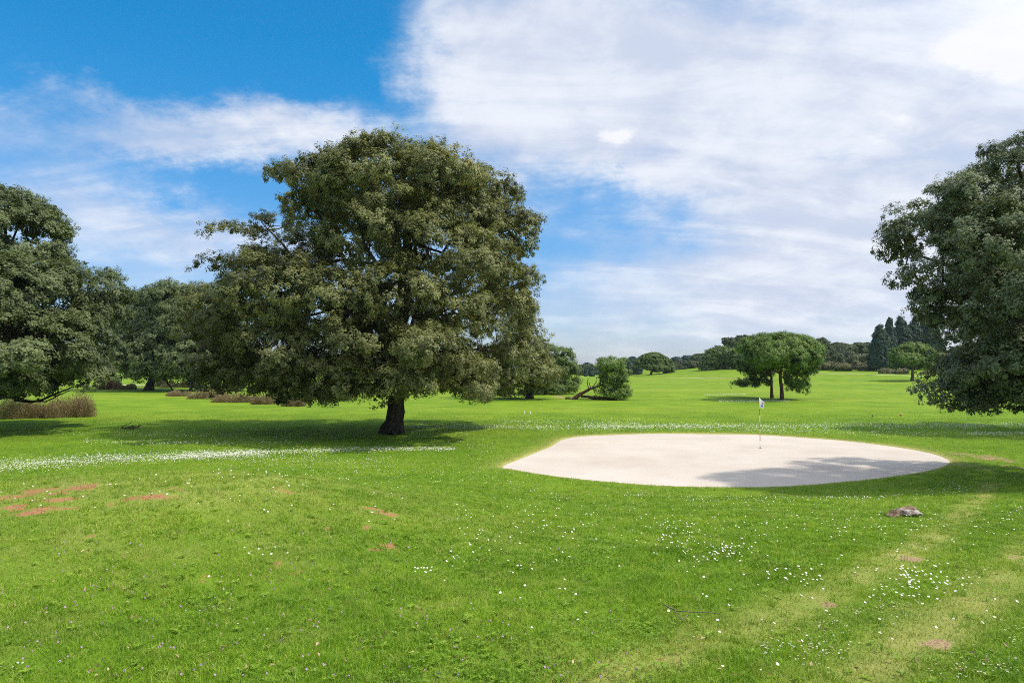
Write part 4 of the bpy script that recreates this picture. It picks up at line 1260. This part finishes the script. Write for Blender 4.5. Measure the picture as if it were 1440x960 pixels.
for j in range(8):
    fs += [(0, 1 + j, 1 + (j + 1) % 8), (1 + j, 9 + j, 9 + (j + 1) % 8, 1 + (j + 1) % 8)]
mb.add(V, fs, 1)
mb.tube([[0, 0, -.01], [.002, .001, .02], [0, 0, .047]], [.001, .001, .0009], 5, m=2)
DAISY = mb.mesh('daisy', [M_PETAL, M_YOLK, M_STEM], smooth=False)

rng = np.random.default_rng(33)
pts, lab = [], []
for i, (px, py, rx, ry, n, l) in enumerate(NEAR):
    n = int(n * (1.25 if py > 690 and px > 900 else 1.0))
    a = rng.uniform(0, 2 * np.pi, n); r = np.sqrt(rng.random(n)) * np.exp(rng.normal(0, .36, n))
    pts.append(np.stack([px + rx * r * np.cos(a), py + ry * r * np.sin(a)], -1)); lab += [i] * n
pts = np.concatenate(pts); lab = np.array(lab)
gp = ground(pts[:, 0], pts[:, 1])
ok = (green_sd(gp[:, 0], gp[:, 1]) > .15) & (pts[:, 1] < 962) & (pts[:, 0] > -5) & (pts[:, 0] < 1446)
gp, lab = gp[ok], lab[ok]
order = np.argsort(gp[:, 1])
single = order[:290]
rest = gp[order[290:]]
for j, i in enumerate(single):
    o = link('daisy', DAISY)
    o.location = gp[i]
    s = rng.uniform(.28, .53)
    o.scale = (s, s, rng.uniform(.7, 1.0))
    o.rotation_euler = (rng.normal(0, .2) + .05, rng.normal(0, .2) + .12, rng.uniform(0, 6.28))
    tag(o, NEAR[lab[i]][5], 'daisy', 'daisies: ' + NEAR[lab[i]][5].replace('white daisy ', ''))

# all farther daisies
FARD = [rest]


def px_cloud(n, fx, fy):
    px = fx(n); py = fy(px, n)
    g = ground(px, py)
    return g[(green_sd(g[:, 0], g[:, 1]) > .12)]


def band(xs, ys, ts, n):
    """a drift of flowers along a polyline seen on the lawn, ts its half-thickness"""
    px = rng.uniform(xs[0], xs[-1], n)
    yc = np.interp(px, xs, ys); th = np.interp(px, xs, ts)
    return px, yc + th * np.clip(rng.normal(0, .55, n), -1.6, 1.6)


for (xs, ys, ts, n) in [
        ([-60, 0, 60, 140, 220, 300, 380], [663, 657, 653, 648, 645, 641.5, 639], [8, 8.5, 8, 7.5, 6.5, 5.5, 5], 8000),
        ([260, 330, 420, 520, 600, 640], [642, 639, 636, 633.5, 633, 634], [5, 4.5, 4, 3.2, 3, 3], 3600),
        ([240, 330, 440, 560], [646, 646, 648, 652], [8, 9, 11, 12], 1000), ([300, 420, 540, 690], [655, 662, 668, 668], [14, 18, 20, 16], 420),
        ([115, 200, 300, 420], [622, 624, 625, 624], [4, 4, 4, 3], 700), ([160, 260, 380, 480], [612, 614, 615, 614], [6, 6, 6, 6], 700),
        ([560, 640, 700], [612, 620, 636], [10, 14, 14], 260), ([620, 690, 760], [655, 672, 690], [14, 16, 14], 160),
        ([560, 700, 850, 1000], [601, 601, 602, 602.5], [3, 4, 4.5, 4.5], 2600), ([820, 950, 1080, 1200, 1320, 1460], [600.5, 600.5, 600.5, 600, 599.5, 599], [4, 4, 4.5, 4.5, 4, 3.5], 6500),
        ([1000, 1120, 1240, 1360, 1450], [608, 609, 610, 611, 612], [5, 5, 5, 5, 5], 1500), ([1360, 1400, 1450], [611, 611, 611], [2, 2, 2], 700),
        ([700, 800, 900], [594, 594, 594], [4, 4, 4], 500), ([-20, 100, 220], [608, 610, 612], [5, 6, 8], 90),
        ([1010, 1050, 1080, 1110], [564.5, 564.7, 564.6, 564], [1.3, 1.3, 1.2, 1], 1500), ([990, 1020, 1050], [555.6, 555.3, 555], [.8, .8, .6], 700), ([1190, 1220], [535.5, 535.5], [.8, .8], 180),
        ([-40, 300, 640, 700], [690, 690, 700, 720], [30, 40, 40, 30], 170), ([560, 800, 1060, 1300], [560, 566, 570, 566], [14, 18, 18, 14], 160),
        ([640, 900, 1200, 1420], [745, 735, 735, 735], [40, 34, 34, 34], 520), ([700, 950, 1200, 1440], [800, 790, 790, 790], [80, 80, 80, 80], 130), ([980, 1200, 1440], [880, 870, 860], [70, 80, 80], 70)]:
    px, py = band(xs, ys, ts, n)
    g = ground(px, py)
    cl = fbm(g[:, 0], g[:, 1], 1.6, 9.0)
    g = g[(green_sd(g[:, 0], g[:, 1]) > .15) & (rng.random(len(g)) < .72 + .5 * cl)]
    FARD.append(g)
G = np.concatenate(FARD)
n = len(G)
dist = np.maximum(G[:, 1], 4)
rad = np.where(dist < 18, .0085, .0105) * rng.uniform(.75, 1.25, n) * np.clip(dist / 24, 1.0, 1.9)
hgt = rng.uniform(.040, .060, n) + np.clip((dist - 15) / 300, 0, .03)
N = norm(np.stack([rng.normal(.2, .3, n), rng.normal(-.15, .3, n), np.ones(n)], -1))
t = norm(np.cross(N, rng.normal(size=(n, 3)))); bb = np.cross(N, t)
Cn = G + np.array([0, 0, 1.0]) * hgt[:, None]
ang = np.arange(7) * 2 * np.pi / 7
V1 = (Cn[:, None] + (t[:, None] * np.cos(ang)[None, :, None] + bb[:, None] * np.sin(ang)[None, :, None]) * rad[:, None, None]).reshape(-1, 3)
c2 = Cn + N * .003
a4 = np.arange(4) * np.pi / 2
V2 = (c2[:, None] + (t[:, None] * np.cos(a4)[None, :, None] + bb[:, None] * np.sin(a4)[None, :, None]) * (rad * .33)[:, None, None]).reshape(-1, 3)
idx = np.concatenate([np.arange(7 * n), 7 * n + np.arange(4 * n)])
me = np_mesh('daisies', np.concatenate([V1, V2]), idx, np.concatenate([np.full(n, 7), np.full(n, 4)]), None, [M_PETAL, M_YOLK], np.concatenate([np.zeros(n), np.ones(n)]))
tag(link('daisies', me), 'drifts of tiny white daisies spread through the lawn', 'daisies', kind='stuff')

# tiny lilac flowers through the mound's grass
n = 260
px = np.where(rng.random(n) < .7, rng.uniform(-10, 480, n), rng.uniform(480, 900, n)); py = rng.uniform(745, 962, n)
G = ground(px, py)
Cn = G + np.stack([np.zeros(n), np.zeros(n), rng.uniform(.03, .045, n)], -1)
V = []
for q_ in range(3):
    N = norm(rng.normal(size=(n, 3)) + np.array([0, 0, .6])); t = norm(np.cross(N, rng.normal(size=(n, 3)))); bb = np.cross(N, t)
    r = (rng.uniform(.0045, .008, n))[:, None]
    V.append(np.stack([Cn + t * r, Cn + bb * r, Cn - t * r, Cn - bb * r], 1).reshape(-1, 3))
V = np.concatenate(V)
me = np_mesh('wildflowers', V, np.arange(len(V)), np.full(len(V) // 4, 4), None, [M_LILAC])
tag(link('wildflowers', me), 'tiny lilac wildflowers sprinkled through the mound grass', 'wildflowers', kind='stuff')

# ------------------------------------------------------------------ dry leaves lying on the lawn (tiny, uncountable litter)
M_LITTER, T = mat('dry_leaf')
t = T.attr('tint')
finish(T, principled(T, T.mix(t, (.20, .11, .06), (.55, .42, .27)), .7, .2))
n = 330
px = np.concatenate([rng.uniform(-5, 1445, 200), rng.uniform(-5, 560, 70), rng.uniform(950, 1445, 60)]); py = np.concatenate([rng.uniform(700, 965, 200), rng.uniform(740, 960, 70), rng.uniform(700, 960, 60)])
G = ground(px, py)
k = green_sd(G[:, 0], G[:, 1]) > .1
G = G[k]; n = len(G)
N = norm(rng.normal(0, .45, (n, 3)) + np.array([0, 0, 1])); t = norm(np.cross(N, rng.normal(size=(n, 3)))); bb = np.cross(N, t)
Lh = rng.uniform(.008, .02, n)[:, None]
C0 = G + np.array([0, 0, 1.0]) * rng.uniform(.028, .045, n)[:, None]
V = np.stack([C0 - t * Lh, C0 - t * Lh * .2 - bb * Lh * .45 + N * Lh * .25, C0 + t * Lh, C0 - t * Lh * .2 + bb * Lh * .45 + N * Lh * .25, C0 - N * Lh * .1], 1).reshape(-1, 3)
idx = (np.arange(n)[:, None] * 5 + np.array([[0, 1, 4, 4, 1, 2, 0, 4, 3, 4, 2, 3]])).ravel()
me = np_mesh('leaf_litter', V, idx, np.full(n * 4, 3), {'tint': ('FACE', np.repeat(rng.random(n), 4))}, [M_LITTER])
tag(link('leaf_litter', me), 'scattered curled tan leaves lying in the short grass', 'leaf litter', kind='stuff')

# ------------------------------------------------------------------ flagstick in the sand
b = g1(1069, 630)
b[2] = GREEN_Z
root = thing('golf_flag', b, 'thin banded flagstick with a drooping white flag, planted in the sand', 'golf flag')
M_WHITE = plain('white_paint', (.78, .78, .74), .45, .06, 10)
M_RED = plain('rust_red_paint', (.36, .10, .03), .45, .15, 10)
M_CLOTH = plain('flag_cloth', (.80, .82, .86), .8, .06, 8)
M_PINKM = plain('flag_red_print', (.75, .18, .22), .8, .1, 8)
M_BLUEM = plain('flag_blue_print', (.05, .12, .50), .8, .1, 8)
M_DARK = plain('painted_hole_shade', (.05, .04, .035), .9, .2, 8)
top = 2.12
mb = MB()
zs = [0, .30, .62, .80, 1.06, 1.36, 1.68, top]
cols = [0, 1, 0, 1, 0, 1, 0]
for i in range(7):
    mb.tube([[0, 0, zs[i]], [0, 0, (zs[i] + zs[i + 1]) / 2], [0, 0, zs[i + 1]]], .013, 10, m=cols[i])
link('pole', mb.mesh('pole', [M_WHITE, M_RED]), root)
# flag: a drooping cloth, wider at the hoist, its fly end fallen
nu, nv = 12, 14
fl = np.zeros((nv, nu, 3))
for j in range(nv):
    for i in range(nu):
        u, v = i / (nu - 1), j / (nv - 1)
        fl[j, i] = [.014 + u * .20 * (1 - .25 * v), .045 * math.sin(u * 6 + v * 3) * u, top - .01 - v * .38 - u * (.20 - .13 * v)]
V = np.concatenate([fl.reshape(-1, 3), fl.reshape(-1, 3) + np.array([0, .003, 0])])
q = []
for j in range(nv - 1):
    for i in range(nu - 1):
        a = j * nu + i
        q.append((a, a + 1, a + nu + 1, a + nu)); q.append((a + nv * nu, a + nu + nv * nu, a + nu + 1 + nv * nu, a + 1 + nv * nu))
fo = link('flag', np_mesh('flag', V, [x for f in q for x in f], [4] * len(q), None, [M_CLOTH], None, True), root)


def flag_patch(name, u0, u1, v0, v1, rnd, m):
    def pt(u, v): return np.array([.014 + u * .20 * (1 - .25 * v), .045 * math.sin(u * 6 + v * 3) * u - .004, top - .01 - v * .38 - u * (.20 - .13 * v)])
    uc, vc = (u0 + u1) / 2, (v0 + v1) / 2
    V = [pt(uc, vc)]; n = 14; f = []
    for i in range(n):
        a = 2 * math.pi * i / n
        ca, sa = math.cos(a), math.sin(a)
        if not rnd:
            s = 1 / max(abs(ca), abs(sa)); ca *= s; sa *= s
        V.append(pt(uc + ca * (u1 - u0) / 2, vc + sa * (v1 - v0) / 2))
    f = [(0, 1 + i, 1 + (i + 1) % n) for i in range(n)]
    link(name, np_mesh(name, V, [x for g_ in f for x in g_], [3] * n, None, [m], None, True), fo)


flag_patch('red_emblem', .38, .75, .30, .52, True, M_PINKM)
flag_patch('blue_emblem', .30, .80, .62, .86, False, M_BLUEM)
mb = MB()
mb.tube([[0, 0, .012], [0, 0, .0155]], .054, 16)  # flat dark disc, the shade inside the hole put in as colour
mb.tube([[0, 0, .015], [0, 0, .03]], .02, 10)
link('cup', mb.mesh('cup', [M_DARK], smooth=False), root)
for ch in ('cup',): pass

# ------------------------------------------------------------------ stone and bark slab
import bmesh
from mathutils import noise as mnoise


def rock(name, c, size, seed, m, rotz=0.0, flatb=.5, det=3):
    bm = bmesh.new(); bmesh.ops.create_icosphere(bm, subdivisions=det, radius=1.0)
    for v in bm.verts:
        p = v.co.copy()
        d = 1 + .22 * mnoise.cell(p * 1.4 + Vector((seed, 0, 0))) + .2 * mnoise.noise(p * 1.3 + Vector((seed, 0, 0))) + .10 * mnoise.noise(p * 3.7 + Vector((0, seed, 0)))
        q = p * d
        q.z = max(q.z, -flatb); q.z = min(q.z, .62 + .1 * mnoise.noise(p * 2))
        v.co = Vector((q.x * size[0], q.y * size[1], q.z * size[2]))
    me = bpy.data.meshes.new(name); bm.to_mesh(me); bm.free(); me.materials.append(m)
    o = link(name, me); o.location = [float(t) for t in c]; o.rotation_euler[2] = rotz
    return o


m, T = mat('pale_stone')
P = T.new('ShaderNodeTexCoord').outputs['Object']
n = T.noise(P, 9, 6, .65); n2 = T.noise(P, 40, 4, .6)
c = T.mix(T.maprange(n.outputs[0], .38, .62), (.22, .15, .13), (.58, .53, .50))
c = T.mix(T.math('MULTIPLY', n2.outputs[0], .4), c, (.30, .24, .21))
bp = T.new('ShaderNodeBump'); bp.inputs['Strength'].default_value = .7; bp.inputs['Distance'].default_value = .02; T.put(bp.inputs['Height'], n.outputs[0])
finish(T, principled(T, c, .85, .2, bp.outputs[0]))
M_STONE = m
c = g1(1281, 726.5)
o = rock('stone', c + np.array([.02, .10, .055]), (.16, .13, .068), 3.1, M_STONE, .1)
tag(o, 'flat pale stone lying in the grass under a slab of bark', 'stone')
Ds = c[1] + .12
M_BARKS = barkmat('slab_bark', (.16, .105, .065), (.42, .30, .20), 6.0)
# bark slab: a curved plate with thickness
a = g1(1249, 727); kx = Ds / F
prof = [(1249, 727.0), (1254, 723), (1259, 719.2), (1266, 717.8), (1274, 716.6), (1280, 715.6), (1285, 714.9)]
pp = [at(x, y, Ds + .02) for x, y in prof]
pp[0][2] = gz(pp[0][0], pp[0][1]) + .01
rngb = np.random.default_rng(4)
V = []; nw = 7
for i, p in enumerate(pp):
    for j in range(nw):
        t = j / (nw - 1) - .5
        V.append(p + np.array([rngb.normal(0, .008), t * .26, -.10 * (t * t) * .9 + .012 + .030 * (i / 6) + rngb.normal(0, .003)]))
Vb = [v + np.array([.004, 0, -.030]) for v in V]
nb_ = len(V); q = []
np2 = len(pp)
for i in range(np2 - 1):
    for j in range(nw - 1):
        s = i * nw + j
        q.append((s, s + nw, s + nw + 1, s + 1)); q.append((s + nb_, s + 1 + nb_, s + nw + 1 + nb_, s + nw + nb_))
for i in range(np2 - 1):
    for s in (i * nw, i * nw + nw - 1): q.append((s, s + nw, s + nw + nb_, s + nb_))
for j in range(nw - 1):
    for s in (j, (np2 - 1) * nw + j): q.append((s, s + 1, s + 1 + nb_, s + nb_))
me = np_mesh('bark_slab', np.array(V + Vb), [x for f in q for x in f], [4] * len(q), None, [M_BARKS])
bm = bmesh.new(); bm.from_mesh(me); bmesh.ops.recalc_face_normals(bm, faces=bm.faces); bm.to_mesh(me); bm.free()
tag(link('bark_slab', me), 'bent brown slab of bark leaning over the pale stone', 'bark')

# ------------------------------------------------------------------ twigs and a dead branch
M_TWIG = barkmat('grey_twig', (.26, .21, .15), (.50, .43, .34), 20)
rngt = np.random.default_rng(14)


def on_lawn(pts, dz=.03):
    g = ground([p[0] for p in pts], [p[1] for p in pts]); g[:, 2] += dz
    return g


mb = MB()
mb.tube(on_lawn([(935, 859), (942, 863), (949, 866), (951, 870), (954, 875), (959, 881)], .045), [.0045, .0045, .0045, .004, .004, .003], 6, rngt, .1)
mb.tube(on_lawn([(959, 881), (964, 878), (967, 874), (968, 868)], .05), [.004, .003, .003, .002], 5, rngt, .1)
mb.tube(on_lawn([(950, 867), (970, 868.5), (990, 869), (1005, 870), (1014, 873), (1020, 877)], .042), [.004, .003, .003, .003, .002, .002], 5, rngt, .1)
tag(link('twig', mb.mesh('twig', [M_TWIG])), 'thin forked grey twig lying in the near grass', 'twig')

b = g1(185, 603); D = b[1]
mb = MB()
Q = lambda px, py, dy=0.0: at(px, py, D + dy)
for P_, r in [([Q(170, 603), Q(173, 599), Q(180, 596.5), Q(184, 594), Q(185.5, 592)], .03), ([Q(170, 603.2), Q(178, 601), Q(186, 598.3), Q(192, 598)], .045), ([Q(180, 603), Q(188, 600), Q(194, 600.5), Q(196, 595)], .05),
              ([Q(194, 600.5), Q(198, 597), Q(202, 598.5)], .025), ([Q(184, 603, -.3), Q(190, 603, .2), Q(195, 602.5, .5)], .06), ([Q(176, 603, .3), Q(184, 602.5), Q(190, 601.5, -.3)], .05), ([Q(186, 599), Q(190, 602), Q(197, 603.4)], .03)]:
    mb.tube(P_, np.linspace(r, r * .4, len(P_)), 6, rngt, .1)
M_DEAD = barkmat('dead_wood', (.06, .045, .03), (.20, .16, .11), 8)
tag(link('dead_branch', mb.mesh('dead_branch', [M_DEAD])), 'tangled dead branch lying at the rim of the big oak shade', 'branch')

# ------------------------------------------------------------------ small markers on the far lawn
for px, py, tilt, lab in [(737, 582.0, .03, 'upright short white peg in the lawn behind the big oak shade'), (746.4, 582.0, -.45, 'tilted short white peg in the lawn, beside an upright one')]:
    b = g1(px, py)
    mb = MB()
    mb.tube([[0, 0, -.03], [0, 0, .09], [0, 0, .19]], [.05, .052, .048], 10)
    mb.tube([[0, 0, .19], [0, 0, .215]], [.048, .02], 10)
    o = link('peg', mb.mesh('peg', [M_WHITE], smooth=False), None, b); o.rotation_euler[1] = tilt
    tag(o, lab, 'peg', 'short white pegs')
M_SALMON = plain('salmon_paint', (.62, .33, .24), .5, .1, 8)
M_GREENM = plain('dark_green_paint', (.05, .07, .03), .5, .1, 8)
for px, py, r, mm, lab in [(1267, 584.5, .085, M_SALMON, 'round salmon pink marker ball on the mown field'), (1227, 585.6, .06, M_GREENM, 'small dark marker ball on the mown field')]:
    b = g1(px, py)
    bm = bmesh.new(); bmesh.ops.create_uvsphere(bm, u_segments=20, v_segments=12, radius=r)
    for v in bm.verts: v.co.z = v.co.z * .92 + r * 1.05
    bmesh.ops.create_cone(bm, segments=10, radius1=r * .28, radius2=r * .22, depth=r * .6, cap_ends=True)
    me = bpy.data.meshes.new('marker_ball'); bm.to_mesh(me); bm.free(); me.materials.append(mm)
    for p_ in me.polygons: p_.use_smooth = True
    tag(link('marker_ball', me, None, b), lab, 'marker', 'marker balls')
# sawn log stub at the fallen pine's foot
b = g1(799, 561)
mb = MB(); mb.tube([[-.3, 0, .09], [0, .02, .12], [.28, 0, .10]], [.10, .12, .10], 9, rngt, .08)
tag(link('log', mb.mesh('log', [M_DEAD]), None, b), 'short dark log at the foot of the fallen pine', 'log')
# pale broken twig cluster hanging beside the big oak's trunk

# ------------------------------------------------------------------ the air
if HAZE > 0:
    m = bpy.data.materials.new('haze_air'); m.use_nodes = True
    T = NT(m.node_tree)
    v = T.new('ShaderNodeVolumePrincipled')
    v.inputs['Color'].default_value = (.80, .88, 1.0, 1); v.inputs['Density'].default_value = HAZE; v.inputs['Anisotropy'].default_value = 0.2
    o = T.new('ShaderNodeOutputMaterial'); T.l.new(v.outputs[0], o.inputs['Volume'])
    x0, x1, y0, y1, z0, z1 = -1550, 1550, -100, 1900, -4.5, 32
    V = [(x, y, z) for z in (z0, z1) for y in (y0, y1) for x in (x0, x1)]
    q = [(0, 2, 3, 1), (4, 5, 7, 6), (0, 1, 5, 4), (2, 6, 7, 3), (0, 4, 6, 2), (1, 3, 7, 5)]
    hz_o = link('haze', np_mesh('haze', V, [a for f in q for a in f], [4] * 6, None, [m]))
    tag(hz_o, 'thin pale air lying over the whole field', 'haze', kind='stuff')
